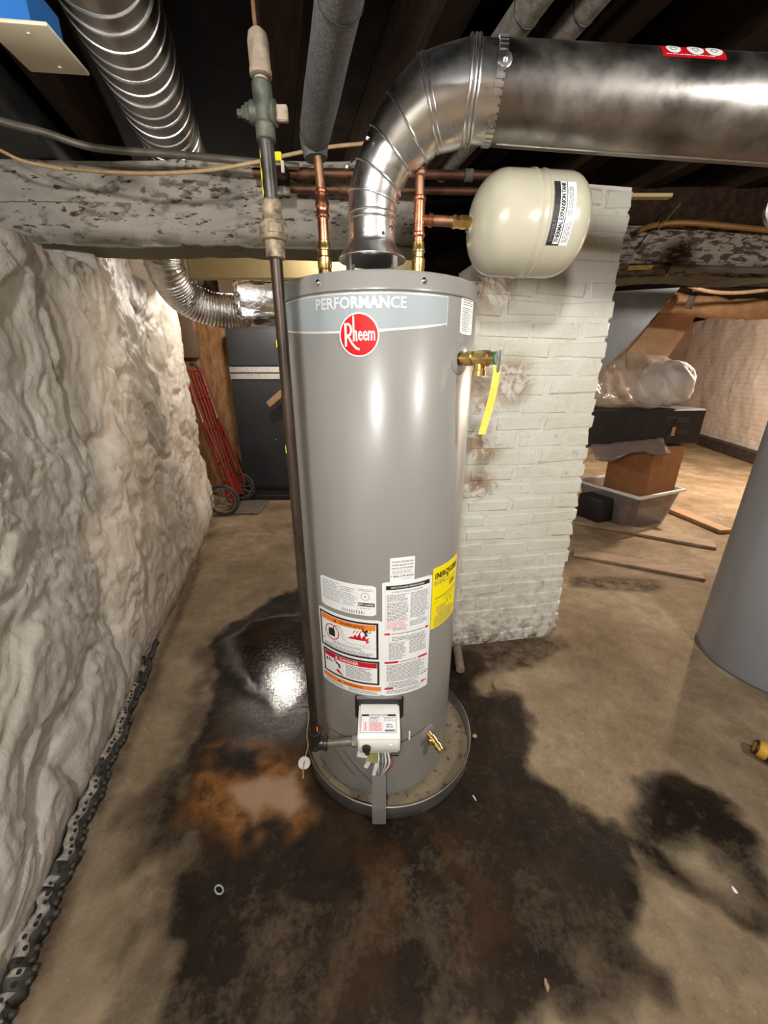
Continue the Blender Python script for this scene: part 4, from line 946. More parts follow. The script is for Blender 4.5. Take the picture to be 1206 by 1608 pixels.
bm = B(); zt0, zt1 = zu+.04, P(412, 212, y=GY).z; tube(bm, [(GX, GY, zt0), (GX-.001, GY, zt1)], .0122, 20); up = build('upper_pipe', bm, m_iron_up, gp)
bm = B()
for (z_a, z_b) in ((zt0+.006, zt1-.004),):
    n = 12; rows_ = []
    for k in range(n+1):
        t_ = k/n; hi_ = rad(-48+6*math.sin(k*1.7))-(.35 if k in (0, n) else 0)
        rows_.append([bm.verts.new((GX+.0127*math.sin(a_), GY-.0127*math.cos(a_), z_a+(z_b-z_a)*t_)) for a_ in np.linspace(rad(-95), hi_, 5)])
    for k in range(n):
        for q_ in range(4): bm.faces.new((rows_[k][q_], rows_[k][q_+1], rows_[k+1][q_+1], rows_[k+1][q_]))
build('yellow_stripe', bm, m_ypaint, up, flat=True)
zc = P(412, 178, y=GY).z
bm = B(); lathe(bm, [(.0130, -.036), (.0155, -.034), (.0155, -.016), (.0125, -.012), (.0165, -.004), (.0172, .006), (.0150, .014), (.0155, .018), (.0155, .034), (.0125, .037)], (GX, GY, zc), (0, 0, 1), 12)
lathe(bm, [(.013, -.022), (.0155, -.018), (.0140, -.002), (.0140, .010), (.0165, .014), (.0165, .019), (.0125, .021)], (GX, GY, zc), (1, -.1, -.05), 14); gk = build('gas_cock', bm, m_cock, gp)
bm = B(); hexprism(bm, (GX-.020, GY+.002, zc+.001), (-1, .1, .05), .0125, .008); hexprism(bm, (GX-.028, GY+.003, zc+.0014), (-1, .1, .05), .009, .006); lathe(bm, [(.0055, 0), (.0055, .008)], (GX-.034, GY+.0035, zc+.0015), (-1, .1, .05), 8); build('packing_nut', bm, m_cock, gk)
bm = B(); box(bm, (GX+.029, GY-.003, zc-.002), (.018, .009, .021), bev=.002); build('tee_head', bm, m_rust, gk)
zr = P(402, 85, y=GY).z
bm = B(); tube(bm, [(GX, GY, zc+.03), (GX, GY, zr-.01)], .0105, 16); build('short_nipple', bm, m_rust, gp)
bm = B(); lathe(bm, [(.0125, -.028), (.0165, -.026), (.0165, -.019), (.0155, -.016), (.0158, .012), (.0135, .022), (.008, .027)], (GX, GY, zr), (0, 0, 1), 18); build('coupling', bm, m_rust, gp)
bm = B(); tube(bm, spline([(GX, GY, zr+.02), (GX-.003, GY+.002, zr+.06), (GX+.001, GY, 2.05)], 5), .0035, 8); build('hanger_rod', bm, m_copper_old, gp)
for (u, v, s_) in ((433, 540, .012), (451, 705, .016)):
    zq = P(u, v, y=GY).z; bm = B(); box(bm, (GX-.0105, GY-.0035, zq), (.0016, .003, s_), bev=.0004); build('yellow_mark', bm, m_ypaint, lp)

# ================================================================ SECOND HEATER (right)
h2 = (1.885, 1.50, 0); t = thing('water_heater', 'plain blue-grey water heater cut off by the right edge', 'water heater', h2)
bm = B(); lathe(bm, [(.285, .012), (.298, .014), (.300, .022), (.300, 1.47), (.292, 1.485), (.0, 1.49)], h2, seg=72); build('jacket', bm, m_jacket2, t)
bm = B(); lathe(bm, [(.296, .004), (.304, .005), (.3045, .012), (.301, .015)], h2, seg=72); build('base_ring', bm, m_inkg, t)
bm = B(); lathe(bm, [(.09, 1.49), (.06, 1.54), (.057, 1.62)], h2, seg=32); build('vent_collar', bm, m_galv_dull, t)

# ================================================================ DUCTS
# spiral duct between the joists
d = V((-.262, .965, 0)).normalized(); s0 = V((-.640, 1.258, 2.135)); SR = .108
sd = thing('spiral_duct', 'round ribbed metal duct hung between the joists at upper left', 'duct', tuple(s0-d*.9))
bm = B(); tube(bm, [s0+d*t for t in np.linspace(-1.0, .78, 20)], SR, 56); build('duct_wall', bm, m_spiral, sd)
xv, yv, _ = frame(d); bm = B(); pts = []
turns = 34; per = 48
for k in range(turns*per):
    a = 2*PI*k/per; t = -1.0+1.78*k/(turns*per); pts.append(s0+d*t+(xv*math.cos(a)+yv*math.sin(a))*(SR+.0005))
tube(bm, pts, .0032, 6); build('spiral_rib', bm, m_seam, sd)
# flexible foil duct below the beam
fp_ = spline([s0+d*.74, V((-.93, 2.13, 2.08)), P(256, 385, y=2.26), P(262, 425, y=2.32), P(290, 466, y=2.46), P(340, 487, y=2.56), P(392, 489, y=2.62)], 14)
fd = thing('flexible_duct', 'crinkled foil flexible duct bending under the beam towards the furnace', 'duct', tuple(fp_[-1]))
# resample evenly with corrugation
cum = [0]
for a, b in zip(fp_[:-1], fp_[1:]): cum.append(cum[-1]+(b-a).length)
nr = 190; tt = np.linspace(0, cum[-1], nr); pp = []
for t in tt:
    k = min(max(np.searchsorted(cum, t)-1, 0), len(fp_)-2); f_ = (t-cum[k])/max(1e-6, cum[k+1]-cum[k]); pp.append(fp_[k].lerp(fp_[k+1], f_))
bm = B(); tube(bm, pp, [.092+.0045*math.sin(k*2.1) for k in range(nr)], 36)
for v in bm.verts: v.co += V((random.uniform(-1, 1), random.uniform(-1, 1), random.uniform(-1, 1)))*.0012
build('corrugated_sleeve', bm, m_flex, fd, 80)
bm = B(); box(bm, V((-.60, 2.66, 1.705)), (.52, .34, .20), bev=.03, segs=2); bmesh.ops.subdivide_edges(bm, edges=bm.edges[:], cuts=5, use_grid_fill=True)
for v in bm.verts: v.co += V((random.uniform(-1, 1), random.uniform(-1, 1), random.uniform(-1, 1)))*.012
tag(build('foil_plenum', bm, m_foil, None, 20), 'bright crumpled foil wrapped air plenum above the flexible duct', 'plenum')
# dim round elbow behind
bm = B(); tube(bm, spline([(-1.75, 3.0, 2.15), (-1.45, 3.05, 2.05), (-1.36, 3.0, 1.98), (-1.30, 2.9, 1.90)], 6), .11, 24)
tag(build('round_duct', bm, m_galv_dull, None), 'dim round metal duct behind the cream board', 'duct')
# cream board under the beam
c = P(297, 437, y=2.35); bm = B(); box(bm, (c.x+.62, 2.38, c.z+.11), (1.24, .05, .22), bev=.004); cb = build('cream_board', bm, m_creamboard)
tag(cb, 'cream painted board under the beam left of the gas pipe', 'board')
bm = B(); box(bm, (c.x-.008, 2.40, c.z+.11), (.012, .10, .225)); build('end_trim', bm, m_cream, cb)
# dark rectangular duct top left
bm = B(); box(bm, (0, 0, 0), (.32, 2.0, .12), bev=.004); o = build('rectangular_duct', bm, m_rdark); o.location = (-1.15, 1.05, 2.085); o.rotation_euler = (0, 0, ang)
tag(o, 'dark rectangular sheet metal duct between joists at the far upper left', 'duct')
# electrical box with cover plate
cpz = 1.90; c0 = V((-.668, 1.004, cpz)); eb_ = thing('junction_box', 'blue electrical box with ivory cover plate facing down at upper left', 'electrical box', tuple(c0), None)
bm = B(); box(bm, c0+V((0, 0, -.003)), (.116, .126, .007), rz(.10), bev=.0028, segs=2); pl = build('cover_plate', bm, m_plate, eb_)
bm = B(); box(bm, c0+V((-.012, .002, .040)), (.070, .105, .075), rz(.10), bev=.003); build('box_body', bm, m_blue, eb_)
for q in (-.042, .042):
    p = c0+rz(.10) @ V((.012, q, -.0065)); bm = B(); lathe(bm, [(.0035, 0), (.003, .0015)], p, (0, 0, -1), 10); build('screw', bm, m_plate, pl)
# conduit and cables along the beam
def pipe_thing(name, pts, r, m, label, cat, n=8, seg=10):
    bm = B(); tube(bm, spline(pts, n), r, seg); return tag(build(name, bm, m), label, cat)
pipe_thing('conduit', [P(-120, 150, y=1.35), P(0, 190, y=1.45), P(70, 208, y=1.52), P(150, 232, y=1.58), P(280, 243, y=1.6), P(415, 256, y=1.60), P(470, 262, y=1.62)], .0105, m_conduit, 'grey conduit sagging across above the peeling beam', 'conduit')
pipe_thing('cable', [P(-60, 205, y=1.5), P(0, 236, y=1.50), P(40, 254, y=1.52), P(100, 266, y=1.54)], .005, m_cable, 'short beige cable drooping at the far left above the beam', 'cable')
pipe_thing('cable', [P(60, 256, y=1.62), P(100, 264, y=1.56), P(180, 271, y=1.50), P(255, 272, y=1.48), P(330, 267, y=1.47), P(400, 255, y=1.48), P(440, 246, y=1.5), P(510, 232, y=1.52), P(575, 225, y=1.55)], .0052, m_cable, 'long beige cable hanging across the top of the peeling beam', 'cable')
bm = B(); c = P(437, 246, y=1.46); box(bm, c, (.020, .012, .022), bev=.002); yc = thing('wire_connector', 'small yellow wire connector hanging beside the gas pipe above the beam', 'connector', tuple(c)); build('cap', bm, m_ypaint, yc)
bm = B(); box(bm, P(444, 262, y=1.46), (.010, .008, .030), bev=.001); build('clip', bm, m_plate, yc)
bm = B(); box(bm, P(438, 276, y=1.50), (.06, .05, .035), bev=.003); tag(build('pipe_block', bm, m_joist), 'small dark wooden block behind the gas pipe on the beam', 'block')
# things along the dark beam at right
pipe_thing('copper_run', [P(1003, 362, y=1.94), P(1030, 353, y=1.95), P(1085, 350, y=1.95), P(1206, 361, y=1.95), P(1400, 378, y=1.95)], .0105, mat('bright_copper', (.62, .36, .13), (.5, .26, .09), 20, .4, .8), 'tan copper pipe along the upper edge of the dark beam', 'pipe')
cg = thing('conduit', 'grey conduit with a brass fitting along the bottom of the dark beam', 'conduit', tuple(P(1060, 421, y=1.95)))
bm = B(); tube(bm, [P(1050, 419, y=1.945), P(1206, 425, y=1.945), P(1400, 433, y=1.945)], .0125, 12); build('tube', bm, m_conduit, cg)
bm = B(); tube(bm, [P(985, 419, y=1.945), P(1024, 418, y=1.945)], .0125, 12); build('brass_end', bm, m_brass, cg)
bm = B(); tube(bm, [P(1024, 418, y=1.945), P(1030, 418, y=1.945), P(1036, 418, y=1.945), P(1050, 419, y=1.945)], [.016, .018, .014, .017], 12); build('coupler', bm, m_iron, cg)
bm = B(); tube(bm, [P(1049, 410, y=1.94), P(1046, 431, y=1.94)], .004, 8); build('wing', bm, m_iron, cg)
for (u, v, u2, v2, l) in ((940, 305, 1052, 312, 'yellowish lath end sticking out above the white pier'),):
    a, b = P(u, v, y=1.72), P(u2, v2, y=1.72); bm = B(); box(bm, (a+b)/2, ((b-a).length, .03, .012), rz(.0) @ Matrix.Rotation(.0, 3, 'Y'), bev=.002); tag(build('lath', bm, m_creamboard), l, 'lath')
st = thing('hanger_strap', 'dark perforated metal strap slanting across the dark beam', 'strap', tuple(P(1040, 360, y=1.92)))
a, b = P(1012, 386, y=1.925), P(1068, 320, y=1.90); bm = B(); dv = (b-a).normalized(); xv, yv, _ = frame(dv); R = Matrix((xv, yv, dv)).transposed(); box(bm, (a+b)/2, (.016, .003, (b-a).length), R); build('band', bm, m_iron, st)
hr = thing('perforated_ring', 'grey perforated metal band cut off by the right edge above the dark beam', 'metal band', tuple(P(1206, 325, y=1.5)))
bm = B(); lathe(bm, [(.062, 0), (.066, 0), (.066, .03), (.062, .03)], P(1240, 325, y=1.5), (-.5, -1, 0), 40); build('band', bm, m_galv, hr)

# ================================================================ LEFT BACKGROUND
fx0 = -1.575
fu = thing('furnace', 'charcoal sheet metal furnace cabinet at the back with foil tape across', 'furnace', (fx0+.35, 4.45, 0))
bm = B(); box(bm, (fx0+.36, 4.40, .895), (.72, .40, 1.67), bev=.004); build('cabinet', bm, m_furn, fu)
bm = B(); box(bm, (fx0+.36, 4.194, 1.545), (.716, .012, .345), bev=.003); build('upper_panel', bm, m_furn, fu)
bm = B(); box(bm, (fx0+.36, 4.194, .66), (.716, .012, 1.13), bev=.003); pn = build('lower_panel', bm, m_furn, fu)
bm = B(); box(bm, (fx0+.36, 4.20, .03), (.73, .44, .05), bev=.003); build('plinth', bm, m_black_pl, fu)
for zc_ in (1.333, 1.268):
    bm = B(); box(bm, (fx0+.36, 4.186, zc_), (.725, .004, .054), bev=.001); build('foil_tape', bm, m_tape, fu)
for u, v in ((384, 692), (433, 690)):
    c = P(u, v, y=4.19); bm = B(); lathe(bm, [(.008, 0), (.006, .003)], (c.x, 4.19, c.z), (0, -1, 0), 10); build('screw', bm, m_chrome, pn)
a = P(423, 630, y=4.05); bm = B(); box(bm, a+V((.06, .02, .025)), (.20, .05, .06), Matrix.Rotation(rad(-38), 3, 'Y'), bev=.003); tag(build('wood_offcut', bm, m_wood), 'pale wooden offcut sticking out from behind the water heater', 'wood')
bm = B(); box(bm, (-1.98, 4.52, 1.0), (.78, .02, 2.0), bev=.001); tag(build('plywood_sheet', bm, m_ply), 'orange-brown plywood sheet standing left of the furnace', 'plywood')
bm = B(); box(bm, (-2.15, 4.45, 1.70), (.34, .05, .5), bev=.01); tag(build('paint_shadow_slab', bm, m_backwall), 'dark slab standing in for grey paint and shadow high on the plywood', 'board')  # added slab: grey paint and shadow on the plywood put in as dark colour

# hand truck leaning on the wall corner
ht = thing('hand_truck', 'red two-wheeled hand truck leaning on the plastered wall corner', 'hand truck', (-1.52, 3.7, 0))
bx, bz0, tx, tz = -1.50, .10, -1.742, 1.36
def fr(t, y, off=0): return V((bx+(tx-bx)*t+off*.98, y, bz0+(tz-bz0)*t+off*.19))
yn, yf = 3.56, 3.88
for y_ in (yn, yf):
    bm = B(); tube(bm, [fr(0, y_), fr(.5, y_), fr(.97, y_)], .015, 12); build('rail', bm, m_redpaint, ht)
    bm = B(); tube(bm, spline([fr(.88, y_, -.005), fr(.98, y_, -.012), fr(1.03, y_, -.05), fr(1.02, y_, -.085)], 5), .016, 10); build('grip', bm, m_rubber, ht)
for k, y_ in enumerate((yn+.09, yn+.16, yn+.23)):
    bm = B(); tube(bm, [fr(.05, y_, .008), fr(.95, y_, .008)], .011, 10); build('slat', bm, m_redpaint, ht)
for y_ in (yn, yf):
    bm = B(); tube(bm, [fr(.10, y_, .07), fr(.35, y_, .05), fr(.62, y_, .012)], .012, 10); build('brace', bm, m_redpaint, ht)
for t_ in (.08, .30, .55, .78, .97):
    bm = B(); tube(bm, spline([fr(t_, yn), fr(t_, (yn*2+yf)/3, -.03), fr(t_, (yn+2*yf)/3, -.03), fr(t_, yf)], 5), .012, 10); build('crossbar', bm, m_redpaint, ht)
bm = B(); box(bm, fr(.10, (yn+yf)/2, .012), (.008, yf-yn, .20), Matrix.Rotation(math.atan2(tx-bx, tz-bz0), 3, 'Y')); build('back_plate', bm, m_redpaint, ht)
bm = B(); box(bm, (-1.38, 3.72, .012), (.30, .38, .012), bev=.002); build('nose_plate', bm, m_rim, ht)
bm = B(); tube(bm, [(-1.535, 3.46, .158), (-1.535, 3.98, .158)], .010, 10); build('axle', bm, m_rim, ht)
for y_ in (3.49, 3.95):
    c = V((-1.535, y_, .160)); bm = B(); torus(bm, c, (0, 1, 0), .140, .018, 40, 10); whl = build('wheel', bm, m_rubber, ht)
    bm = B(); torus(bm, c, (0, 1, 0), .122, .008, 36, 8); build('rim', bm, m_rim, whl)
    bm = B(); lathe(bm, [(.022, -.02), (.024, -.015), (.024, .015), (.022, .02)], c, (0, 1, 0), 14); build('hub', bm, m_rim, whl)
    for k in range(10):
        bm = B(); a = 2*PI*k/10; tube(bm, [c+V((.02*math.cos(a), -.008, .02*math.sin(a))), c+V((.122*math.cos(a+.1), 0, .122*math.sin(a+.1)))], .003, 6); build('spoke', bm, m_rim, whl)

# ================================================================ RIGHT BACKGROUND: storage
# bin corners (top rim): near, right, left
Nn, Rr, Ll = V((2.14, 3.06, 0)), V((2.72, 3.32, 0)), V((1.88, 3.66, 0)); Bk = Rr+Ll-Nn
def quadpts(f, z_, ins=0):
    c = (Nn+Rr+Ll+Bk)/4; return [c+(p-c)*f+V((0, 0, z_)) for p in (Nn, Rr, Bk, Ll)]
sb = thing('storage_bin', 'clear plastic storage bin with white rim holding a cardboard box', 'storage bin', tuple((Nn+Bk)/2))
def shell(bm, lv, th):
    """lv list of (scale, z): outer up then inner down"""
    rs = [[bm.verts.new(p) for p in quadpts(f, z_)] for f, z_ in lv]
    for a, b in zip(rs[:-1], rs[1:]):
        for i in range(4): j = (i+1) % 4; bm.faces.new((a[i], a[j], b[j], b[i]))
    bm.faces.new(rs[0][::-1]); bm.faces.new(rs[-1])
    return rs
bm = B(); shell(bm, [(.80, .004), (.95, .30), (.94, .30), (.785, .012)], .004)
bmesh.ops.bevel(bm, geom=[e for e in bm.edges if abs(e.verts[0].co.z-e.verts[1].co.z) > .1], offset=.04, segments=3, affect='EDGES'); build('tub', bm, m_binclear, sb)
bm = B(); lv = [(.94, .296), (1.0, .300), (1.005, .312), (1.0, .322), (.95, .324), (.94, .318)]
rs = [[bm.verts.new(p) for p in quadpts(f, z_)] for f, z_ in lv]
for k in range(len(lv)):
    a, b = rs[k], rs[(k+1) % len(lv)]
    for i in range(4): j = (i+1) % 4; bm.faces.new((a[i], a[j], b[j], b[i]))
build('rim', bm, m_white_pl, sb)
for (nm, u, v, sz, m_, lab) in (('red_item', 1000, 828, (.16, .10, .14), m_red, 'bright red item inside the clear storage bin'), ('dark_item', 955, 800, (.34, .26, .22), m_black_pl, 'dark bundle inside the clear storage bin')):
    p = P(u, v, y=3.30); bm = B(); box(bm, (p.x, 3.30 if nm == 'red_item' else 3.42, .02+sz[2]/2), sz, rz(.4), bev=.02, segs=2)
    if nm == 'red_item':
        bm.free(); bm = B(); box(bm, (2.20, 3.27, .095), sz, rz(.4), bev=.02, segs=2)
    tag(build(nm, bm, m_), lab, 'item')
# cardboard box standing in the bin
a1 = math.atan2(Rr.y-Nn.y, Rr.x-Nn.x)
bm = B(); cbx = V((2.40, 3.50, .43)); box(bm, cbx, (.41, .41, .54), rz(a1), bev=.004); bxo = build('cardboard_box', bm, m_card)
tag(bxo, 'brown cardboard box standing in the clear storage bin', 'box')
bm = B(); box(bm, cbx+V((0, 0, .272)), (.442, .01, .004), rz(a1)); build('lid_seam', bm, m_kerb, bxo)
# black tray/crate on top
bc_ = V((2.20, 3.56, .865)); kc = thing('black_crate', 'shallow black plastic crate with cut-outs on top of the cardboard box', 'crate', tuple(bc_-V((0, 0, .16))))
bm = B(); box(bm, bc_, (1.06, .50, .30), rz(a1-.30), bev=.012); cbk = build('crate_body', bm, m_black_pl, kc)
Rr_ = rz(a1-.30); fr_ = bc_+Rr_ @ V((.10, -.253, 0)); rt_ = bc_+Rr_ @ V((.403, 0, 0))
for (ox, oz, sx, sz) in ((.10, .08, .10, .03), (.22, .06, .12, .05), (.24, -.04, .10, .05), (.12, -.08, .03, .06)):
    bm = B(); box(bm, fr_+Rr_ @ V((ox, 0, oz)), (sx, .006, sz), Rr_, bev=.001); build('slot_panel', bm, m_furn, kc)
bm = B(); box(bm, fr_+Rr_ @ V((.155, -.001, -.035)), (.035, .006, .075), Rr_, bev=.002); build('torn_label', bm, m_wood, kc)
# draped dark plastic sheet under the crate
bm = B(); n = 16; gr = []
for i in range(n+1):
    row_ = []
    for j in range(7):
        p = bc_+Rr_ @ V((-.50+.66*i/n, -.262-.020*j, -.135-.016*j-.030*math.sin(i*.55)*j/6+.05*i/n)); p += V((random.uniform(-1, 1), random.uniform(-1, 1), random.uniform(-1, 1)))*.006; row_.append(bm.verts.new(p))
    gr.append(row_)
for i in range(n):
    for j in range(6): bm.faces.new((gr[i][j], gr[i+1][j], gr[i+1][j+1], gr[i][j+1]))
o = build('plastic_sheet', bm, m_bagdark, None, 80); tag(o, 'dark crinkled plastic sheet hanging under the black crate', 'sheet')
sm = o.modifiers.new('s', 'SOLIDIFY'); sm.thickness = .002
# bulging clear bag with white content on the crate
def blob(name, c, s_, m_, parent, seed, amp, lab=None, rot=0, flatb=.5):
    bm = B(); bmesh.ops.create_icosphere(bm, subdivisions=4, radius=1); nn = Noise(seed)
    co_ = np.array([v.co[:] for v in bm.verts]); r_ = 1+amp*(nn.f(co_[:, 0]*2.2+co_[:, 2]*1.3+5, co_[:, 1]*2.2-co_[:, 2]*1.1+5, 4)-.5)*2-amp*.5*nn.ridge(co_[:, 0]*4+co_[:, 2]*2+9, co_[:, 1]*4-co_[:, 2]*3+9, 2)
    for v, q in zip(bm.verts, r_):
        p = v.co*q; p = V((math.copysign(abs(p.x)**.8, p.x)*s_[0], math.copysign(abs(p.y)**.8, p.y)*s_[1], math.copysign(abs(p.z)**.8, p.z)*s_[2]))
        if p.z < -s_[2]*flatb: p.z = -s_[2]*flatb
        v.co = V(c)+rz(rot) @ p
    return build(name, bm, m_, parent, 80)
bg = thing('plastic_bag', 'clear plastic bag of white bedding bulging on the black crate', 'bag', (2.25, 3.5, 1.02))
blob('bedding', (2.40, 3.48, 1.20), (.20, .20, .20), mat('white_bedding', (.55, .52, .48), (.45, .42, .38), 8, .6, bmp=.4), bg, 61, .22, rot=.4, flatb=.8)
blob('bag_film', (2.18, 3.50, 1.22), (.40, .25, .25), m_bag, bg, 67, .45, rot=a1, flatb=.78)
# slanted slate panel, tarp and sagging insulation under the ceiling
def plate(name, pix, y, th, m_, lab, cat, tilt=0):
    bm = B(); f = [bm.verts.new(P(u, v, y=y+tilt*k)) for k, (u, v) in enumerate(pix)]; bk = [bm.verts.new(p.co+V((th*.2, th, 0))) for p in f]; n = len(f)
    bm.faces.new(f); bm.faces.new(bk[::-1])
    for i in range(n): j = (i+1) % n; bm.faces.new((f[i], f[j], bk[j], bk[i]))
    return tag(build(name, bm, m_, None, 20), lab, cat)
plate('slate_panel', [(900, 376), (1134, 376), (1045, 478), (985, 545), (940, 585), (900, 560)], 2.75, .05, m_slate, 'blue-grey board slanting down behind the white pier', 'board')
plate('tan_tarp', [(985, 552), (1046, 480), (1100, 484), (1085, 510), (1060, 545), (1035, 580), (985, 580)], 3.6, .03, m_tarp, 'tan tarp hanging behind the plastic bag', 'tarp')
plate('header_board', [(940, 432), (1300, 438), (1300, 452), (1080, 448), (940, 456)], 2.6, .06, m_deck, 'dark board under the right beam', 'board')
plate('dark_strap', [(1092, 446), (1101, 447), (1086, 486), (1074, 484)], 3.1, .006, m_iron, 'black strap hanging in front of the sagging insulation', 'strap')
bm = B(); n = 26; data = []
for k in range(n+1):
    t = k/n; u = 1035+t*300; sag = 16*math.sin(min(1, t*1.25)*PI*.75); p = P(u, 474+sag*.95-t*6, y=3.35); data.append(p+V((0, 0, .003*math.sin(k*1.3))))
tube(bm, data, [.070+.004*math.sin(k*1.1)+.003*random.uniform(-1, 1) for k in range(n+1)], 18)
for v in bm.verts: v.co += V((random.uniform(-1, 1), random.uniform(-1, 1), random.uniform(-1, 1)))*.008
tag(build('sagging_insulation', bm, m_insul, None, 80), 'tan insulation batt sagging under the ceiling at right', 'insulation')
pipe_thing('cable', [P(1075, 447, y=3.0), P(1110, 457, y=3.05), P(1150, 460, y=3.1), P(1206, 455, y=3.1), P(1300, 440, y=3.1)], .012, m_cable, 'tan cable sagging below the dark beam', 'cable')
# floor planks
def plank(u0, v0, u1, v1, wd_, th, lab, m_=m_plank):
    a, b = P(u0, v0, z=0), P(u1, v1, z=0); d_ = b-a; bm = B(); box(bm, (a+b)/2+V((0, 0, th/2)), (d_.length, wd_, th), rz(math.atan2(d_.y, d_.x)), bev=.004); tag(build('floor_plank', bm, m_), lab, 'plank', None)
plank(1058, 804, 1140, 838, .13, .035, 'brown plank lying beside the storage bin', m_wood)
plank(900, 818, 1122, 858, .17, .022, 'grey plank on the floor just in front of the storage bin')
plank(900, 868, 1104, 906, .14, .018, 'grey plank on the floor farthest in front of the storage bin')

# ================================================================ SMALL THINGS ON THE FLOOR
# dimpled drainage strip along the wall foot
ds = thing('drainage_strip', 'black dimpled drainage strip along the foot of the plastered wall', 'drainage strip', (wallx(1.0), 1.0, 0))
ys = np.arange(.30, 1.66, .012); bm = B(); prev = None
pl_ = [P(u, v, z=0) for u, v in ((-12, 1640), (22, 1575), (60, 1470), (100, 1380), (140, 1275), (180, 1180), (215, 1090), (243, 1012))]
sp_ = spline(pl_, 18)
def strip_at(k):
    p = sp_[k]; d_ = (sp_[min(k+1, len(sp_)-1)]-sp_[max(k-1, 0)]).normalized(); return p, V((d_.y, -d_.x, 0)), d_
prof = [(.020, .001), (.014, .030), (-.004, .046), (-.016, .048), (-.022, .040)]
R_ = []
for k in range(len(sp_)):
    p, nv, d_ = strip_at(k); wob = .006*math.sin(k*.35)+.004*math.sin(k*1.1); R_.append([bm.verts.new(p+nv*(a+wob)+V((0, 0, h+.004*math.sin(k*.6)*(h > .02)))) for a, h in prof])
for a, b in zip(R_[:-1], R_[1:]):
    for i in range(len(prof)-1): bm.faces.new((a[i], b[i], b[i+1], a[i+1]))
o = build('black_face', bm, m_dimple, ds, 60); so = o.modifiers.new('s', 'SOLIDIFY'); so.thickness = .002
bm = B()
tot = [0]
for a, b in zip(sp_[:-1], sp_[1:]): tot.append(tot[-1]+(b-a).length)
q = .01
while q < tot[-1]-.02:
    k = int(np.searchsorted(tot, q)); p, nv, d_ = strip_at(min(k, len(sp_)-1)); wob = .006*math.sin(k*.35)+.004*math.sin(k*1.1)
    if random.random() < .93:
        lathe(bm, [(.0075, -.002), (.006, .006), (.004, .007)], p+nv*(.018+wob)+V((0, 0, .016)), nv+V((0, 0, .15)), 8)
    q += .021
o = build('dimples', bm, m_dimple, ds, 60); o['kind'] = 'stuff'
bm = B(); R_ = []
for k in range(len(sp_)):
    p, nv, d_ = strip_at(k); wob = .006*math.sin(k*.35)+.004*math.sin(k*1.1); R_.append([bm.verts.new(p+nv*(a+wob)+V((0, 0, h+.004*math.sin(k*.6)))) for a, h in ((.0105, .0395), (-.003, .050), (-.014, .0515))])
for k, (a, b) in enumerate(zip(R_[:-1], R_[1:])):
    if 0.25 < math.sin(k*.21)*.5+.62+.25*math.sin(k*.9):
        for i in range(2): bm.faces.new((a[i], b[i], b[i+1], a[i+1]))
o = build('pale_edge', bm, m_dimplew, ds, 60); so = o.modifiers.new('s', 'SOLIDIFY'); so.thickness = .0015
bm = B(); q = .02
while q < tot[-1]-.02:
    k = int(np.searchsorted(tot, q)); p, nv, d_ = strip_at(min(k, len(sp_)-1)); wob = .006*math.sin(k*.35)+.004*math.sin(k*1.1)
    lathe(bm, [(.0055, 0), (.0048, .0025)], p+nv*(.003+wob)+V((0, 0, .0455+.004*math.sin(k*.6))), V((0, 0, 1))+nv*.8, 8); q += .021
o = build('edge_holes', bm, m_black_pl, ds, 60); o['kind'] = 'stuff'
# pipe stub beside the pier
a, b = P(722, 1012, y=1.56), P(724, 1058, z=.022); bm = B(); tube(bm, [(.362, 1.565, .028), (.352, 1.415, .022)], .020, 16); tube(bm, [(.3525, 1.420, .022), (.3518, 1.412, .022)], .015, 16)
tag(build('pipe_stub', bm, m_rust), 'short rusty pipe stub on the floor at the foot of the white pier', 'pipe')
def lump(name, u, v, r_, m_, lab, cat, seed=1, sq=(1, 1, .6), zoff=0):
    p = P(u, v, z=0); bm = B(); bmesh.ops.create_icosphere(bm, subdivisions=2, radius=r_); rr_ = random.Random(seed)
    for q_ in bm.verts: q_.co = V((q_.co.x*sq[0], q_.co.y*sq[1], q_.co.z*sq[2]))*(1+rr_.uniform(-.18, .18))
    for q_ in bm.verts: q_.co += p+V((0, 0, r_*sq[2]*.8+zoff))
    return tag(build(name, bm, m_, None, 50), lab, cat)
lump('pebble', 745, 1157, .008, mat('tan_pebble', (.50, .28, .12), None, rough=.8), 'small tan pebble on the floor right of the drain pan', 'pebble', 3)
lump('rubble_chip', 777, 1078, .016, m_dirt, 'rough mortar chip near the rusty pipe stub', 'rubble', 4, (.6, 1.6, .5))
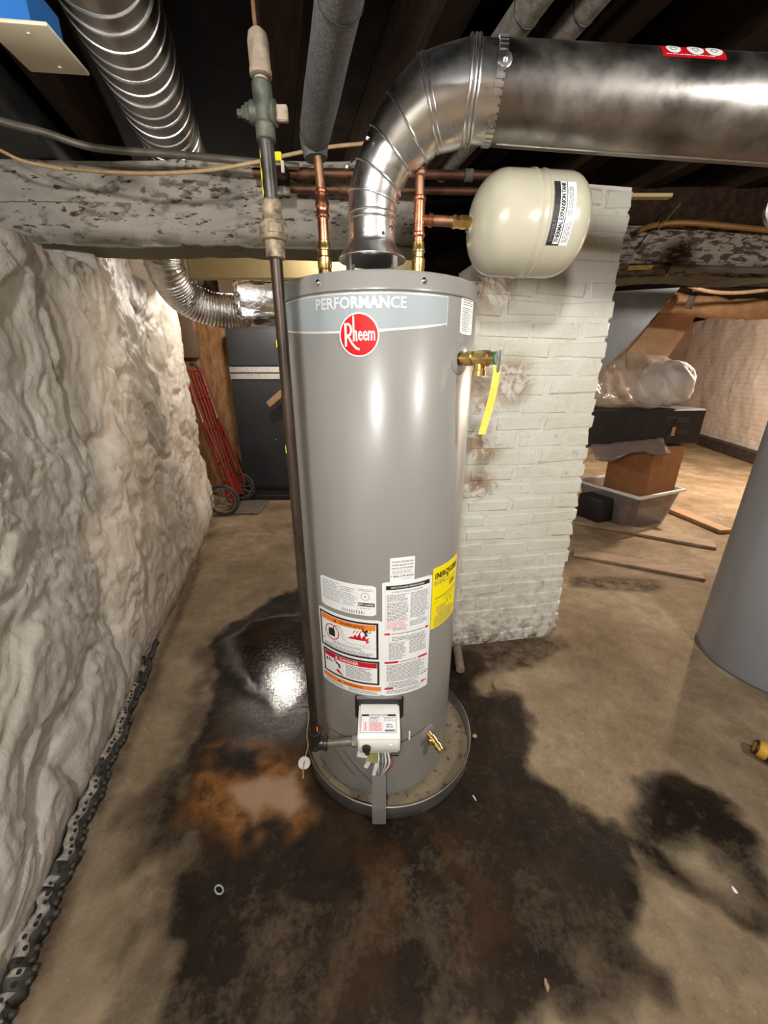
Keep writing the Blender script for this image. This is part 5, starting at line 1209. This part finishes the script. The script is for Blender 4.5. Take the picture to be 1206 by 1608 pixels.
lump('rubble_chip', 858, 1548, .007, m_plank, 'brown crumb on the wet floor near the bottom edge', 'rubble', 5, (.7, 1.5, .5))
lump('paper_scrap', 1153, 1398, .007, m_label, 'white speck on the dark wet floor at right', 'scrap', 6, (.7, 1.3, .3))
bm = B(); c = P(745, 1253, z=.004); box(bm, c, (.003, .018, .002), rz(.35)); tag(build('paper_scrap', bm, m_label), 'thin white sliver on the wet floor right of the drain pan', 'scrap')
bm = B(); c = P(344, 1397, z=.003); pts = [c+rz(-.5) @ V((.013*math.cos(a), .008*math.sin(a), 0)) for a in np.linspace(0, 2*PI, 20, endpoint=False)]; tube(bm, pts, .0022, 6, False, True); tag(build('plastic_ring', bm, m_inkl), 'small bent grey ring on the wet floor at left', 'ring')
# white plug with wire by the pan
c = P(478, 1198, z=.05); pg = thing('drain_plug', 'white plastic plug hanging on a thin cord left of the drain pan', 'plug', (c.x, c.y, .03))
bm = B(); torus(bm, c, (.2, -1, .5), .0165, .0045, 24, 8); lathe(bm, [(.0165, -.004), (.0165, .012), (.006, .014)], c, (-.2, 1, -.5), 20); build('plug_cap', bm, m_white_pl, pg)
bm = B(); tube(bm, spline([P(476, 1222, z=.02), P(477, 1200, z=.055), P(484, 1170, z=.07), V((-.268, .99, .12)), V((-.255, 1.0, .22))], 6), .0022, 6); build('cord', bm, m_cable, pg)
# yellow and black tool at right edge
c = P(1206, 1185, z=.035); tl = thing('power_tool', 'black and yellow tool lying at the right edge of the floor', 'tool', (c.x, c.y, 0))
dv = V((.75, -.62, -.12)).normalized(); o0 = P(1186, 1172, z=.042)
bm = B(); tube(bm, [o0-dv*.002, o0+dv*.014, o0+dv*.04], [.020, .030, .031], 18); build('yellow_end', bm, m_toolY, tl)
bm = B(); tube(bm, [o0+dv*.030, o0+dv*.05, o0+dv*.13, o0+dv*.20], [.0315, .034, .033, .036], 18); build('black_body', bm, m_black_pl, tl)
bm = B(); torus(bm, o0+dv*.002, dv, .0215, .005, 20, 8); build('black_collar', bm, m_black_pl, tl)

for o in bpy.data.objects:
    if '_o' in o: del o['_o']
